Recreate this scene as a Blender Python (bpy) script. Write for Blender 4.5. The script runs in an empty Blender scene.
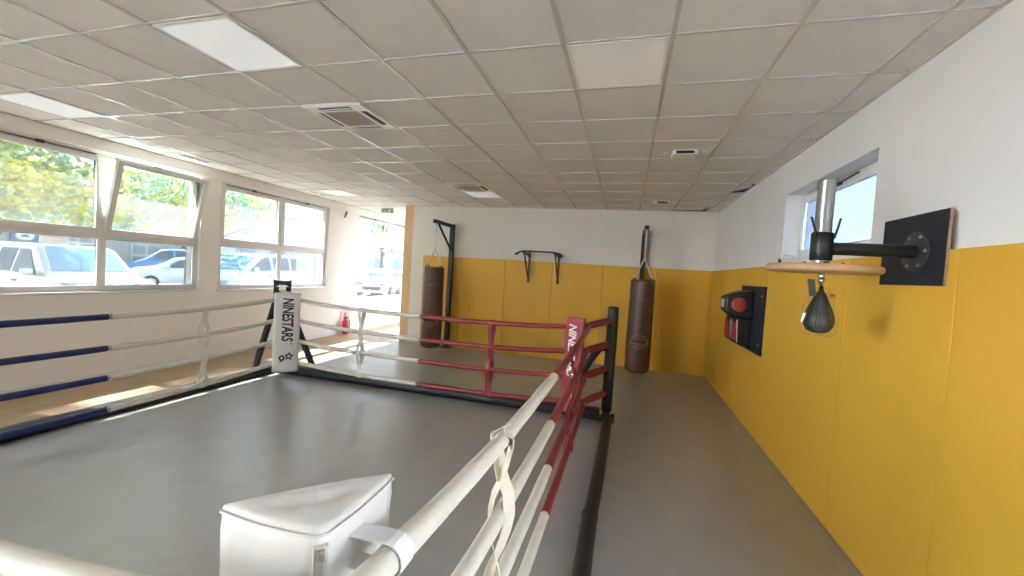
import bpy, math, random
from mathutils import Vector, Matrix
R = math.radians
PI = math.pi
scn = bpy.context.scene
COL = scn.collection

# ------------------------------------------------------------------ materials
def mat(name, col, rough=0.6, metal=0.0, noise=0.0, nscale=20.0, bump=0.0, bscale=60.0, spec=0.5, coat=0.0, sheen=0.0):
    m = bpy.data.materials.new(name); m.use_nodes = True
    nt = m.node_tree; b = nt.nodes['Principled BSDF']
    b.inputs['Base Color'].default_value = (*col, 1)
    b.inputs['Roughness'].default_value = rough
    b.inputs['Metallic'].default_value = metal
    b.inputs['Specular IOR Level'].default_value = spec
    b.inputs['Coat Weight'].default_value = coat
    b.inputs['Sheen Weight'].default_value = sheen
    if noise or bump:
        tc = nt.nodes.new('ShaderNodeTexCoord')
    if noise:
        n = nt.nodes.new('ShaderNodeTexNoise'); n.inputs['Scale'].default_value = nscale
        n.inputs['Detail'].default_value = 5
        nt.links.new(tc.outputs['Object'], n.inputs['Vector'])
        r = nt.nodes.new('ShaderNodeValToRGB')
        r.color_ramp.elements[0].position = 0.3; r.color_ramp.elements[1].position = 0.7
        r.color_ramp.elements[0].color = (*[max(0, c*(1-noise)) for c in col], 1)
        r.color_ramp.elements[1].color = (*[min(1, c*(1+noise)) for c in col], 1)
        nt.links.new(n.outputs['Fac'], r.inputs['Fac'])
        nt.links.new(r.outputs['Color'], b.inputs['Base Color'])
    if bump:
        n2 = nt.nodes.new('ShaderNodeTexNoise'); n2.inputs['Scale'].default_value = bscale
        n2.inputs['Detail'].default_value = 3
        nt.links.new(tc.outputs['Object'], n2.inputs['Vector'])
        bp = nt.nodes.new('ShaderNodeBump'); bp.inputs['Strength'].default_value = bump
        bp.inputs['Distance'].default_value = 0.02
        nt.links.new(n2.outputs['Fac'], bp.inputs['Height'])
        nt.links.new(bp.outputs['Normal'], b.inputs['Normal'])
    return m

def glass_mat(name, veil, tint=(1, 1, 1), gloss=0.05, veilcol=(0.9, 0.97, 1.0)):
    m = bpy.data.materials.new(name); m.use_nodes = True
    nt = m.node_tree; nt.nodes.clear()
    out = nt.nodes.new('ShaderNodeOutputMaterial')
    tr = nt.nodes.new('ShaderNodeBsdfTransparent'); tr.inputs['Color'].default_value = (*tint, 1)
    tl = nt.nodes.new('ShaderNodeBsdfTranslucent'); tl.inputs['Color'].default_value = (*veilcol, 1)
    gl = nt.nodes.new('ShaderNodeBsdfGlossy'); gl.inputs['Roughness'].default_value = 0.05
    m1 = nt.nodes.new('ShaderNodeMixShader'); m2 = nt.nodes.new('ShaderNodeMixShader')
    m1.inputs['Fac'].default_value = veil; m2.inputs['Fac'].default_value = gloss
    nt.links.new(tr.outputs[0], m1.inputs[1]); nt.links.new(tl.outputs[0], m1.inputs[2])
    nt.links.new(m1.outputs[0], m2.inputs[1]); nt.links.new(gl.outputs[0], m2.inputs[2])
    nt.links.new(m2.outputs[0], out.inputs['Surface'])
    return m

def emit_mat(name, col, s, base=(0.9, 0.9, 0.9)):
    m = mat(name, base, 0.4)
    b = m.node_tree.nodes['Principled BSDF']
    b.inputs['Emission Color'].default_value = (*col, 1); b.inputs['Emission Strength'].default_value = s
    return m

M = {}
M['plaster'] = mat('white_plaster', (0.80, 0.77, 0.72), 0.85, noise=0.02, nscale=3, bump=0.04, bscale=120)
M['plaster_cool'] = mat('white_paint', (0.80, 0.80, 0.79), 0.8, noise=0.02, nscale=2, bump=0.04, bscale=150)
M['plaster_back'] = mat('grey_white_paint', (0.78, 0.76, 0.72), 0.85, noise=0.02, nscale=3, bump=0.04, bscale=120)
M['tan'] = mat('tan_paint', (0.70, 0.50, 0.29), 0.8, noise=0.04, nscale=6)
M['tile'] = mat('ceiling_tile', (0.77, 0.745, 0.71), 0.95, noise=0.03, nscale=4, bump=0.10, bscale=300)
M['grid'] = mat('ceiling_grid', (0.60, 0.58, 0.55), 0.22, spec=0.9)
M['void'] = mat('dark_void', (0.02, 0.02, 0.02), 0.9)
M['frame_white'] = mat('window_frame_white', (0.72, 0.70, 0.68), 0.4, noise=0.02, nscale=8)
M['pvc'] = mat('window_pvc_white', (0.85, 0.86, 0.87), 0.35)
M['yellow'] = mat('yellow_vinyl', (0.72, 0.41, 0.040), 0.62, noise=0.05, nscale=1.2, bump=0.05, bscale=220)
M['white_vinyl'] = mat('white_vinyl', (0.66, 0.64, 0.61), 0.42, noise=0.03, nscale=12, bump=0.25, bscale=14)
M['cream_vinyl'] = mat('cream_rope_vinyl', (0.66, 0.62, 0.54), 0.45, noise=0.04, nscale=14, bump=0.18, bscale=35)
M['white_strap'] = mat('white_webbing', (0.78, 0.77, 0.80), 0.6, bump=0.1, bscale=200)
M['cream_strap'] = mat('cream_webbing', (0.68, 0.62, 0.50), 0.6, bump=0.15, bscale=150)
M['red'] = mat('red_vinyl', (0.235, 0.024, 0.030), 0.42, noise=0.08, nscale=14, bump=0.18, bscale=35)
M['red_pad'] = mat('red_pad_vinyl', (0.36, 0.045, 0.058), 0.38, noise=0.04, nscale=10, bump=0.15, bscale=14)
M['blue'] = mat('blue_vinyl', (0.014, 0.020, 0.10), 0.45, noise=0.1, nscale=14, bump=0.18, bscale=35)
M['black_pad'] = mat('black_vinyl', (0.012, 0.012, 0.013), 0.5, noise=0.3, nscale=12, bump=0.25, bscale=22)
M['black_metal'] = mat('black_powdercoat', (0.014, 0.016, 0.020), 0.42, metal=0.2)
M['plate_black'] = mat('black_steel_plate', (0.016, 0.020, 0.030), 0.5, metal=0.3, bump=0.05, bscale=80)
M['steel'] = mat('brushed_steel', (0.42, 0.42, 0.42), 0.3, metal=1.0)
M['chrome'] = mat('chrome', (0.75, 0.75, 0.76), 0.16, metal=1.0)
M['ply'] = mat('plywood', (0.50, 0.32, 0.17), 0.55, noise=0.15, nscale=9, bump=0.05)
M['ply_edge'] = mat('plywood_edge', (0.40, 0.27, 0.18), 0.65, noise=0.2, nscale=30)
M['leather'] = mat('brown_leather', (0.100, 0.048, 0.034), 0.42, noise=0.18, nscale=7, bump=0.15, bscale=60)
M['gold'] = mat('gold_print', (0.42, 0.25, 0.11), 0.45)
M['dark_print'] = mat('dark_print', (0.05, 0.018, 0.012), 0.5)
M['ink'] = mat('black_ink', (0.012, 0.012, 0.016), 0.5)
M['white_ink'] = mat('white_ink', (0.82, 0.80, 0.80), 0.5)
M['black_leather'] = mat('black_leather', (0.012, 0.014, 0.015), 0.36, noise=0.2, nscale=20, bump=0.1, bscale=60)
M['target_red'] = mat('target_red', (0.36, 0.035, 0.03), 0.5)
M['plastic_white'] = mat('white_plastic', (0.84, 0.83, 0.80), 0.4)
M['grille_tan'] = mat('air_filter_grille', (0.42, 0.36, 0.30), 0.7)
M['dark_plastic'] = mat('dark_plastic', (0.03, 0.03, 0.03), 0.5)
M['diffuser'] = emit_mat('light_diffuser', (0.93, 0.97, 1.0), 0.06, (0.92, 0.93, 0.94))
M['diffuser_dim'] = emit_mat('light_diffuser_dim', (1.0, 0.95, 0.88), 0.02, (0.85, 0.83, 0.80))
M['green'] = mat('exit_green', (0.25, 0.62, 0.32), 0.5)
M['sign_red'] = mat('sign_red', (0.60, 0.06, 0.05), 0.5)
M['brass'] = mat('zip_metal', (0.45, 0.42, 0.36), 0.3, metal=1)
M['zip'] = mat('zip_tape', (0.68, 0.65, 0.60), 0.8)
M['glass_up'] = glass_mat('hazy_glass', 0.004, tint=(.050, .054, .053), gloss=0.05, veilcol=(0.80, 0.93, 0.95))  # dark tint in the left panes holds down the outdoor brightness
M['glass_low'] = glass_mat('clear_glass', 0.0015, tint=(.042, .045, .049), gloss=0.06)  # tinted dark so the view outside does not blow out
M['glass_right'] = glass_mat('small_window_glass', 0.01, tint=(.011, .017, .025))  # dark blue tint put in to tone down the bright sky
M['glass_fill'] = glass_mat('fill_glass', 0.02)  # for the added daylight glazing
M['glass_dim'] = glass_mat('dim_fill_glass', 0.01, tint=(.16, .16, .16))
M['glass_grey'] = glass_mat('grey_fill_glass', 0.02, tint=(.62, .63, .65))
M['glass_up2'] = glass_mat('hazy_glass_b', 0.003, tint=(.050, .054, .053), gloss=0.05, veilcol=(0.80, 0.93, 0.95))
M['glass_low2'] = glass_mat('dimming_glass_b', 0.0015, tint=(.044, .048, .054), gloss=0.06)
M['glass_up3'] = glass_mat('hazy_glass_c', 0.003, tint=(.048, .052, .051), gloss=0.05, veilcol=(0.80, 0.93, 0.95))
M['glass_low3'] = glass_mat('dimming_glass_c', 0.0015, tint=(.044, .049, .056), gloss=0.06)
M['wrap'] = glass_mat('cellophane', 0.035, gloss=0.05)
# outdoors
M['asphalt'] = mat('asphalt', (0.27, 0.26, 0.25), 0.9, noise=0.1, nscale=3)
M['car_white'] = mat('car_paint_white', (0.50, 0.56, 0.62), 0.25, coat=0.6)
M['car_silver'] = mat('car_paint_pale_blue', (0.40, 0.48, 0.58), 0.3, coat=0.5)
M['car_blue'] = mat('car_paint_blue', (0.10, 0.22, 0.50), 0.3, coat=0.5)
M['car_glass'] = mat('car_glass', (0.07, 0.10, 0.13), 0.35)
M['windshield'] = mat('windshield_glass', (0.12, 0.24, 0.38), 0.1, coat=1.0)
M['tyre'] = mat('tyre_rubber', (0.04, 0.04, 0.045), 0.8)
M['rim'] = mat('wheel_rim', (0.5, 0.52, 0.55), 0.35, metal=0.6)
M['lamp'] = mat('headlamp', (0.16, 0.20, 0.26), 0.15, coat=1.0)
M['facade'] = mat('pale_render', (0.36, 0.35, 0.32), 0.9, noise=0.06, nscale=1)
M['facade2'] = mat('pale_blue_render', (0.42, 0.47, 0.50), 0.9, noise=0.06, nscale=1)
M['facade_glass'] = mat('facade_glass', (0.20, 0.25, 0.27), 0.25)
M['roof_grey'] = mat('roof_grey', (0.30, 0.33, 0.36), 0.8)
M['bark'] = mat('bark', (0.14, 0.11, 0.08), 0.9, noise=0.3, nscale=10)
M['sign_blue'] = mat('sign_blue', (0.10, 0.20, 0.34), 0.5)
M['sign_red2'] = mat('sign_faded_red', (0.50, 0.22, 0.18), 0.6)
M['sign_cream'] = mat('sign_cream', (0.62, 0.60, 0.48), 0.6)
M['hedge'] = mat('hedge_dark', (0.10, 0.16, 0.10), 0.9, noise=0.4, nscale=6)

def leaf_mat(name, col, col2):
    m = bpy.data.materials.new(name); m.use_nodes = True
    nt = m.node_tree; nt.nodes.clear()
    out = nt.nodes.new('ShaderNodeOutputMaterial')
    tc = nt.nodes.new('ShaderNodeTexCoord'); n = nt.nodes.new('ShaderNodeTexNoise')
    n.inputs['Scale'].default_value = 0.9; n.inputs['Detail'].default_value = 4
    nt.links.new(tc.outputs['Object'], n.inputs['Vector'])
    r = nt.nodes.new('ShaderNodeValToRGB')
    r.color_ramp.elements[0].position = 0.42; r.color_ramp.elements[1].position = 0.58
    r.color_ramp.elements[0].color = (*col, 1); r.color_ramp.elements[1].color = (*col2, 1)
    nt.links.new(n.outputs['Fac'], r.inputs['Fac'])
    d = nt.nodes.new('ShaderNodeBsdfDiffuse'); t = nt.nodes.new('ShaderNodeBsdfTranslucent')
    nt.links.new(r.outputs['Color'], d.inputs['Color']); nt.links.new(r.outputs['Color'], t.inputs['Color'])
    mx = nt.nodes.new('ShaderNodeMixShader'); mx.inputs['Fac'].default_value = 0.5
    nt.links.new(d.outputs[0], mx.inputs[1]); nt.links.new(t.outputs[0], mx.inputs[2])
    nt.links.new(mx.outputs[0], out.inputs['Surface'])
    return m
M['leaf'] = leaf_mat('leaves_green', (0.21, 0.32, 0.26), (0.56, 0.52, 0.12))
M['leaf2'] = leaf_mat('leaves_pale', (0.28, 0.40, 0.34), (0.48, 0.52, 0.24))

def floor_mat():
    m = bpy.data.materials.new('grey_vinyl_floor'); m.use_nodes = True
    nt = m.node_tree; b = nt.nodes['Principled BSDF']
    tc = nt.nodes.new('ShaderNodeTexCoord')
    def noise(sc, det):
        n = nt.nodes.new('ShaderNodeTexNoise'); n.inputs['Scale'].default_value = sc; n.inputs['Detail'].default_value = det
        nt.links.new(tc.outputs['Object'], n.inputs['Vector']); return n
    n = noise(5.0, 5)
    r = nt.nodes.new('ShaderNodeValToRGB')
    r.color_ramp.elements[0].position = 0.25; r.color_ramp.elements[1].position = 0.75
    r.color_ramp.elements[0].color = (0.320, 0.308, 0.292, 1); r.color_ramp.elements[1].color = (0.365, 0.352, 0.336, 1)
    nt.links.new(n.outputs['Fac'], r.inputs['Fac']); nt.links.new(r.outputs['Color'], b.inputs['Base Color'])
    n2 = noise(1.3, 3)
    rr = nt.nodes.new('ShaderNodeMapRange'); rr.inputs[1].default_value = 0.3; rr.inputs[2].default_value = 0.7; rr.inputs[3].default_value = 0.285; rr.inputs[4].default_value = 0.31
    nt.links.new(n2.outputs['Fac'], rr.inputs[0]); nt.links.new(rr.outputs[0], b.inputs['Roughness'])
    n4 = noise(4.0, 3)
    bp = nt.nodes.new('ShaderNodeBump'); bp.inputs['Strength'].default_value = 0.10; bp.inputs['Distance'].default_value = 0.012
    nt.links.new(n4.outputs['Fac'], bp.inputs['Height']); nt.links.new(bp.outputs['Normal'], b.inputs['Normal'])
    b.inputs['Specular IOR Level'].default_value = 0.75
    return m
def wood_mat():
    m = bpy.data.materials.new('wood_look_floor'); m.use_nodes = True
    nt = m.node_tree; b = nt.nodes['Principled BSDF']
    tc = nt.nodes.new('ShaderNodeTexCoord')
    mp = nt.nodes.new('ShaderNodeMapping'); mp.inputs['Rotation'].default_value = (0, 0, PI/2)
    nt.links.new(tc.outputs['Object'], mp.inputs[0])
    br = nt.nodes.new('ShaderNodeTexBrick'); br.inputs['Scale'].default_value = 1.0
    br.inputs['Brick Width'].default_value = 1.1; br.inputs['Row Height'].default_value = 0.14
    br.inputs['Mortar Size'].default_value = 0.002
    br.inputs['Color1'].default_value = (0.46, 0.33, 0.21, 1); br.inputs['Color2'].default_value = (0.41, 0.29, 0.18, 1)
    br.inputs['Mortar'].default_value = (0.25, 0.16, 0.10, 1)
    nt.links.new(mp.outputs[0], br.inputs['Vector'])
    mp2 = nt.nodes.new('ShaderNodeMapping'); mp2.inputs['Scale'].default_value = (14, 1.2, 1)
    n = nt.nodes.new('ShaderNodeTexNoise'); n.inputs['Scale'].default_value = 2; n.inputs['Detail'].default_value = 6
    nt.links.new(tc.outputs['Object'], mp2.inputs[0]); nt.links.new(mp2.outputs[0], n.inputs['Vector'])
    mx = nt.nodes.new('ShaderNodeMix'); mx.data_type = 'RGBA'; mx.blend_type = 'OVERLAY'; mx.inputs[0].default_value = 0.35
    nt.links.new(br.outputs['Color'], mx.inputs[6]); nt.links.new(n.outputs['Fac'], mx.inputs[7])
    nt.links.new(mx.outputs[2], b.inputs['Base Color'])
    b.inputs['Roughness'].default_value = 0.45
    return m
M['floor'] = floor_mat(); M['wood'] = wood_mat()

# ------------------------------------------------------------------ mesh builder
class MB:
    def __init__(s): s.v = []; s.f = []; s.m = []; s.sm = []
    def add(s, vs, fs, mi=0, smooth=False, T=None):
        o = len(s.v)
        for p in vs:
            p = Vector(p)
            if T is not None: p = T @ p
            s.v.append(p)
        for f in fs: s.f.append(tuple(o+i for i in f)); s.m.append(mi); s.sm.append(smooth)
        return s
    def box(s, a, b, mi=0, T=None):
        x0, y0, z0 = a; x1, y1, z1 = b
        vs = [(x0,y0,z0),(x1,y0,z0),(x1,y1,z0),(x0,y1,z0),(x0,y0,z1),(x1,y0,z1),(x1,y1,z1),(x0,y1,z1)]
        return s.add(vs, [(0,3,2,1),(4,5,6,7),(0,1,5,4),(1,2,6,5),(2,3,7,6),(3,0,4,7)], mi, False, T)
    def cbox(s, c, d, mi=0, T=None):
        return s.box([c[i]-d[i]/2 for i in range(3)], [c[i]+d[i]/2 for i in range(3)], mi, T)
    def prism(s, poly, z0, z1, mi=0, T=None):
        n = len(poly)
        vs = [(x, y, z0) for x, y in poly] + [(x, y, z1) for x, y in poly]
        fs = [tuple(reversed(range(n))), tuple(range(n, 2*n))] + [(i, (i+1) % n, n+(i+1) % n, n+i) for i in range(n)]
        return s.add(vs, fs, mi, False, T)
    def tube(s, pts, r, seg=12, mi=0, smooth=True, T=None, closed=False):
        pts = [Vector(p) for p in pts]; n = len(pts)
        rs = r if isinstance(r, (list, tuple)) else [r]*n
        vs = []; ref = None
        for i, p in enumerate(pts):
            if closed: t = (pts[(i+1) % n]-pts[i-1]).normalized()
            else: t = (pts[min(i+1, n-1)]-pts[max(i-1, 0)]).normalized()
            if ref is None:
                ref = Vector((0,0,1)) if abs(t.z) < 0.9 else Vector((1,0,0))
                u = t.cross(ref).normalized()
            else:
                u = (u - t*u.dot(t)).normalized()
            w = t.cross(u)
            for k in range(seg):
                a = 2*PI*k/seg
                vs.append(p+(u*math.cos(a)+w*math.sin(a))*rs[i])
        fs = []
        for i in range(n if closed else n-1):
            for k in range(seg):
                j = (i+1) % n
                fs.append((i*seg+k, i*seg+(k+1) % seg, j*seg+(k+1) % seg, j*seg+k))
        s.add(vs, fs, mi, smooth, T)
        if not closed:
            s.add([vs[k] for k in range(seg)], [tuple(reversed(range(seg)))], mi, False, T)
            s.add([vs[(n-1)*seg+k] for k in range(seg)], [tuple(range(seg))], mi, False, T)
        return s
    def lathe(s, prof, seg=32, mi=0, smooth=True, T=None):
        vs = []
        for r, z in prof:
            for k in range(seg):
                a = 2*PI*k/seg; vs.append((max(r, 1e-4)*math.cos(a), max(r, 1e-4)*math.sin(a), z))
        fs = []
        for i in range(len(prof)-1):
            for k in range(seg): fs.append((i*seg+k, i*seg+(k+1) % seg, (i+1)*seg+(k+1) % seg, (i+1)*seg+k))
        fs.append(tuple(reversed(range(seg)))); fs.append(tuple((len(prof)-1)*seg+k for k in range(seg)))
        return s.add(vs, fs, mi, smooth, T)
    def ribbon(s, pts, wdir, w, th, mi=0):
        """flat strap following pts; wdir = width direction, th = thickness"""
        pts = [Vector(p) for p in pts]; wd = Vector(wdir).normalized(); n = len(pts); vs = []
        for i, p in enumerate(pts):
            t = (pts[min(i+1, n-1)]-pts[max(i-1, 0)]).normalized()
            nn = t.cross(wd).normalized()
            for a, b in ((-1,-1),(1,-1),(1,1),(-1,1)): vs.append(p+wd*w/2*a+nn*th/2*b)
        fs = [(0,1,2,3), tuple((n-1)*4+k for k in (3,2,1,0))]
        for i in range(n-1):
            for k in range(4): fs.append((i*4+k, (i+1)*4+k, (i+1)*4+(k+1) % 4, i*4+(k+1) % 4))
        return s.add(vs, fs, mi, False)
    def build(s, name, mats, parent=None, local=False, bevel=0.0, bseg=2, subsurf=0, label=None):
        me = bpy.data.meshes.new(name)
        org = Vector((0,0,0))
        if parent is not None and not local: org = world_loc(parent)
        me.from_pydata([tuple(p-org) for p in s.v], [], s.f)
        for m_ in (mats if isinstance(mats, (list, tuple)) else [mats]): me.materials.append(m_)
        for i, p in enumerate(me.polygons): p.material_index = s.m[i]; p.use_smooth = s.sm[i]
        me.update()
        import bmesh
        bm = bmesh.new(); bm.from_mesh(me)
        if bevel or subsurf: bmesh.ops.remove_doubles(bm, verts=bm.verts, dist=1e-5)
        if len(bm.faces) < 20000: bmesh.ops.recalc_face_normals(bm, faces=bm.faces)
        bm.to_mesh(me); bm.free()
        o = bpy.data.objects.new(name, me); COL.objects.link(o)
        if parent is not None: o.parent = parent
        if bevel:
            b = o.modifiers.new('Bevel', 'BEVEL'); b.width = bevel; b.segments = bseg; b.limit_method = 'ANGLE'; b.angle_limit = R(40)
        if subsurf:
            b = o.modifiers.new('Sub', 'SUBSURF'); b.levels = subsurf; b.render_levels = subsurf
        if label: o['label'] = label
        return o
def world_loc(o):
    p = Vector((0,0,0))
    while o is not None: p = p+Vector(o.location); o = o.parent
    return p
def recenter(o, base):
    """put a single-mesh thing's origin at its base"""
    b = Vector(base); o.data.transform(Matrix.Translation(-b)); o.location = b
def tag(o, label, cat, group=None, kind=None):
    o['label'] = label; o['category'] = cat
    if group: o['group'] = group
    if kind: o['kind'] = kind
    return o
def thing(name, loc, label, cat, group=None, rz=0.0):
    o = bpy.data.objects.new(name, None); COL.objects.link(o)
    o.location = loc; o.rotation_euler = (0, 0, rz); o.empty_display_size = 0.1
    return tag(o, label, cat, group)
def struct(o): o['kind'] = 'structure'; return o
def text_mesh(txt, size, T, mi_mat, name, parent, extr=0.0008, shear=0.0, sx=1.0, offset=0.0, local=False, spacing=1.0):
    c = bpy.data.curves.new('t', 'FONT'); c.body = txt; c.size = size; c.extrude = extr; c.offset = offset
    c.shear = shear; c.align_x = 'CENTER'; c.align_y = 'CENTER'; c.space_character = spacing; c.resolution_u = 3
    to = bpy.data.objects.new('t', c); COL.objects.link(to)
    dg = bpy.context.evaluated_depsgraph_get(); dg.update()
    me = bpy.data.meshes.new_from_object(to.evaluated_get(dg))
    bpy.data.objects.remove(to); bpy.data.curves.remove(c)
    me.transform(Matrix.Scale(sx, 4, (1, 0, 0))); me.transform(T)
    org = world_loc(parent) if not local else Vector((0,0,0))
    me.transform(Matrix.Translation(-org))
    me.materials.clear(); me.materials.append(mi_mat)
    me.name = name
    o = bpy.data.objects.new(name, me); COL.objects.link(o); o.parent = parent
    return o
def frame_T(o, x, y, z=None):
    x = Vector(x).normalized(); y = Vector(y).normalized(); z = x.cross(y)
    Mx = Matrix.Identity(4)
    for i in range(3): Mx[i][0] = x[i]; Mx[i][1] = y[i]; Mx[i][2] = z[i]; Mx[i][3] = o[i]
    return Mx

H = 3.06          # ceiling height
XL, XR, YB, YR = -6.6, 1.40, 5.91, -9.0   # walls
YF = 10.2         # end of the passage on the left

# ------------------------------------------------------------------ shell
b = MB()
b.box((XL-0.0, YR, -0.12), (-5.25, YF, 0), 1)
b.box((-5.25, YR, -0.12), (XR, YB, 0), 0)
b.box((-5.25, YB, -0.12), (-4.83, YF, 0), 0)
struct(b.build('floor', [M['floor'], M['wood']]))
# ceiling: tiles with their carrier grid
b = MB()
b.box((XL-0.3, YR-0.3, H), (XR+0.3, YB+0.3, H+0.12), 0)
b.box((XL-0.3, YB+0.3, H), (-4.5, YF+0.3, H+0.12), 0)
gw = 0.012
for i in range(-10, 3):
    x = 0.6*i; y1 = YF if x < -4.9 else YB
    b.box((x-gw, YR, H-0.007), (x+gw, y1, H+0.001), 1)
for j in range(-14, 17):
    y = 0.6*j; x1 = XR if y < YB else -4.83
    b.box((XL, y-0.008, H-0.0062), (x1, y+0.008, H+0.001), 1)
b.box((XR-0.022, YR, H-0.008), (XR, YB, H+0.001), 1)
b.box((XL, YR, H-0.008), (XL+0.022, YF, H+0.001), 1)
b.box((-4.83, YB-0.022, H-0.008), (XR, YB, H+0.001), 1)
# lifted tiles leave dark gaps beside the right wall and in the back corner
for poly in ([(1.37,4.13),(1.19,4.17),(1.37,3.84)], [(1.375,3.60),(1.375,3.86),(1.34,3.60)],
             [(0.55,5.86),(1.16,5.86),(1.16,5.76),(0.95,5.79)], [(1.16,5.84),(1.16,5.42),(1.08,5.74)]):
    b.prism(poly, H-0.006, H+0.001, 2)
struct(b.build('ceiling', [M['tile'], M['grid'], M['void']]))
# outer walls
WIN = [(-8.7, -6.1, 0.3, 2.885), (-5.8, -3.1, 0.3, 2.885), (0.06, 2.50, 1.145, 2.885), (2.82, 5.35, 1.13, 2.885), (6.38, 9.30, 0.77, 2.89)]  # first two openings are unseen, added for daylight
def wall_with_holes(name, x0, x1, ya, yb, holes, m):
    b = MB(); y = ya
    for h in holes:
        b.box((x0, y, -0.1), (x1, h[0], H+0.1)); b.box((x0, h[0], -0.1), (x1, h[1], h[2])); b.box((x0, h[0], h[3]), (x1, h[1], H+0.1)); y = h[1]
    b.box((x0, y, -0.1), (x1, yb, H+0.1))
    return struct(b.build(name, m))
wall_with_holes('wall_left', XL-0.28, XL, YR-0.25, YF+0.25, WIN, M['plaster'])
RW = (0.89, 2.53, 2.03, 2.70)
wall_with_holes('wall_right', XR, XR+0.28, YR-0.25, YB+0.25, [(-2.7, -0.9, 0.06, 2.3), RW], M['plaster_cool'])
b = MB(); b.box((-4.83, YB, -0.1), (XR, YB+0.25, H+0.1)); struct(b.build('wall_back', M['plaster_back']))
b = MB(); FH = []; x = XL
for h in FH:
    b.box((x, YR-0.25, -0.1), (h[0], YR, H+0.1)); b.box((h[0], YR-0.25, -0.1), (h[1], YR, 0.1)); b.box((h[0], YR-0.25, 2.75), (h[1], YR, H+0.1)); x = h[1]
b.box((x, YR-0.25, -0.1), (XR, YR, H+0.1)); struct(b.build('wall_front', M['plaster']))
def fill_glazing(n, a, b_, z0, z1, gm='glass_fill'):
    # unseen glazing added to let more daylight in, a and b_ are its two ends in plan
    root = bpy.data.objects.new('window_%d' % n, None); COL.objects.link(root); root.location = (a[0], a[1], z0); struct(root)
    a = Vector((*a, 0)); b_ = Vector((*b_, 0)); d = (b_-a); L = d.length; T = frame_T(a, d, (0, 0, 1))
    f = MB()
    for u in (0, L/2-.03, L-.06): f.box((u, z0, -.03), (u+.06, z1, .03), T=T)
    for v in (z0, z1-.06): f.box((0.06, v, -.03), (L-.06, v+.06, .03), T=T)
    f.build('window_frame', M['pvc'], root)
    g = MB(); g.add([(0.06, z0+.06, 0), (L-.06, z0+.06, 0), (L-.06, z1-.06, 0), (0.06, z1-.06, 0)], [(0, 1, 2, 3)], T=T); g.build('pane', M[gm], root)
for i, h in enumerate(FH): fill_glazing(7+i, (h[0], YR-.12), (h[1], YR-.12), 0.1, 2.75)
fill_glazing(7, (XR+.12, -2.7), (XR+.12, -0.9), 0.06, 2.3, 'glass_dim')  # unseen bay added to light the near pad's right face
fill_glazing(8, (-4.72, 6.5), (-4.72, 8.1), 0.06, 2.9, 'glass_dim')  # added passage glazing, out of view, brightens the far end
fill_glazing(9, (-4.72, 8.2), (-4.72, 9.9), 0.06, 2.9, 'glass_dim')  # second added passage bay, likewise for fill daylight
b = MB(); b.box((XL, YF, -0.1), (-4.6, YF+0.25, H+0.1)); struct(b.build('wall_far', M['plaster']))
wall_with_holes('wall_passage', -4.83, -4.6, YB+0.25, YF, [(6.5, 8.1, 0.06, 2.9), (8.2, 9.9, 0.06, 2.9)], M['plaster'])
b = MB(); b.box((-5.04, YB, 0), (-4.83, YB+0.25, H)); struct(b.build('trim_1', M['tan']))      # tan pilaster at the wall's end
b = MB(); b.box((XL, YR, 0), (XL+0.015, YF, 0.085)); struct(b.build('baseboard_left', M['frame_white'], bevel=0.004))
b = MB(); b.box((-4.82, YB-0.014, 0), (-4.54, YB, 0.08)); struct(b.build('baseboard_back', M['frame_white'], bevel=0.004))
# boxed-in blind rail above the windows
b = MB(); b.box((XL, YR, 2.905), (XL+0.04, 5.75, H-0.008)); struct(b.build('trim_2', M['plaster'], bevel=0.006))

b = MB(); b.box((XL-0.28, YR-0.25, H+0.13), (XR+0.28, YB+0.25, 11.0)); b.box((XL-0.28, YB+0.25, H+0.13), (-4.6, YF+0.25, 11.0)); struct(b.build('wall_sky_blocker', M['plaster']))  # unseen upper storeys added to block sky light on the cars
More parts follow.
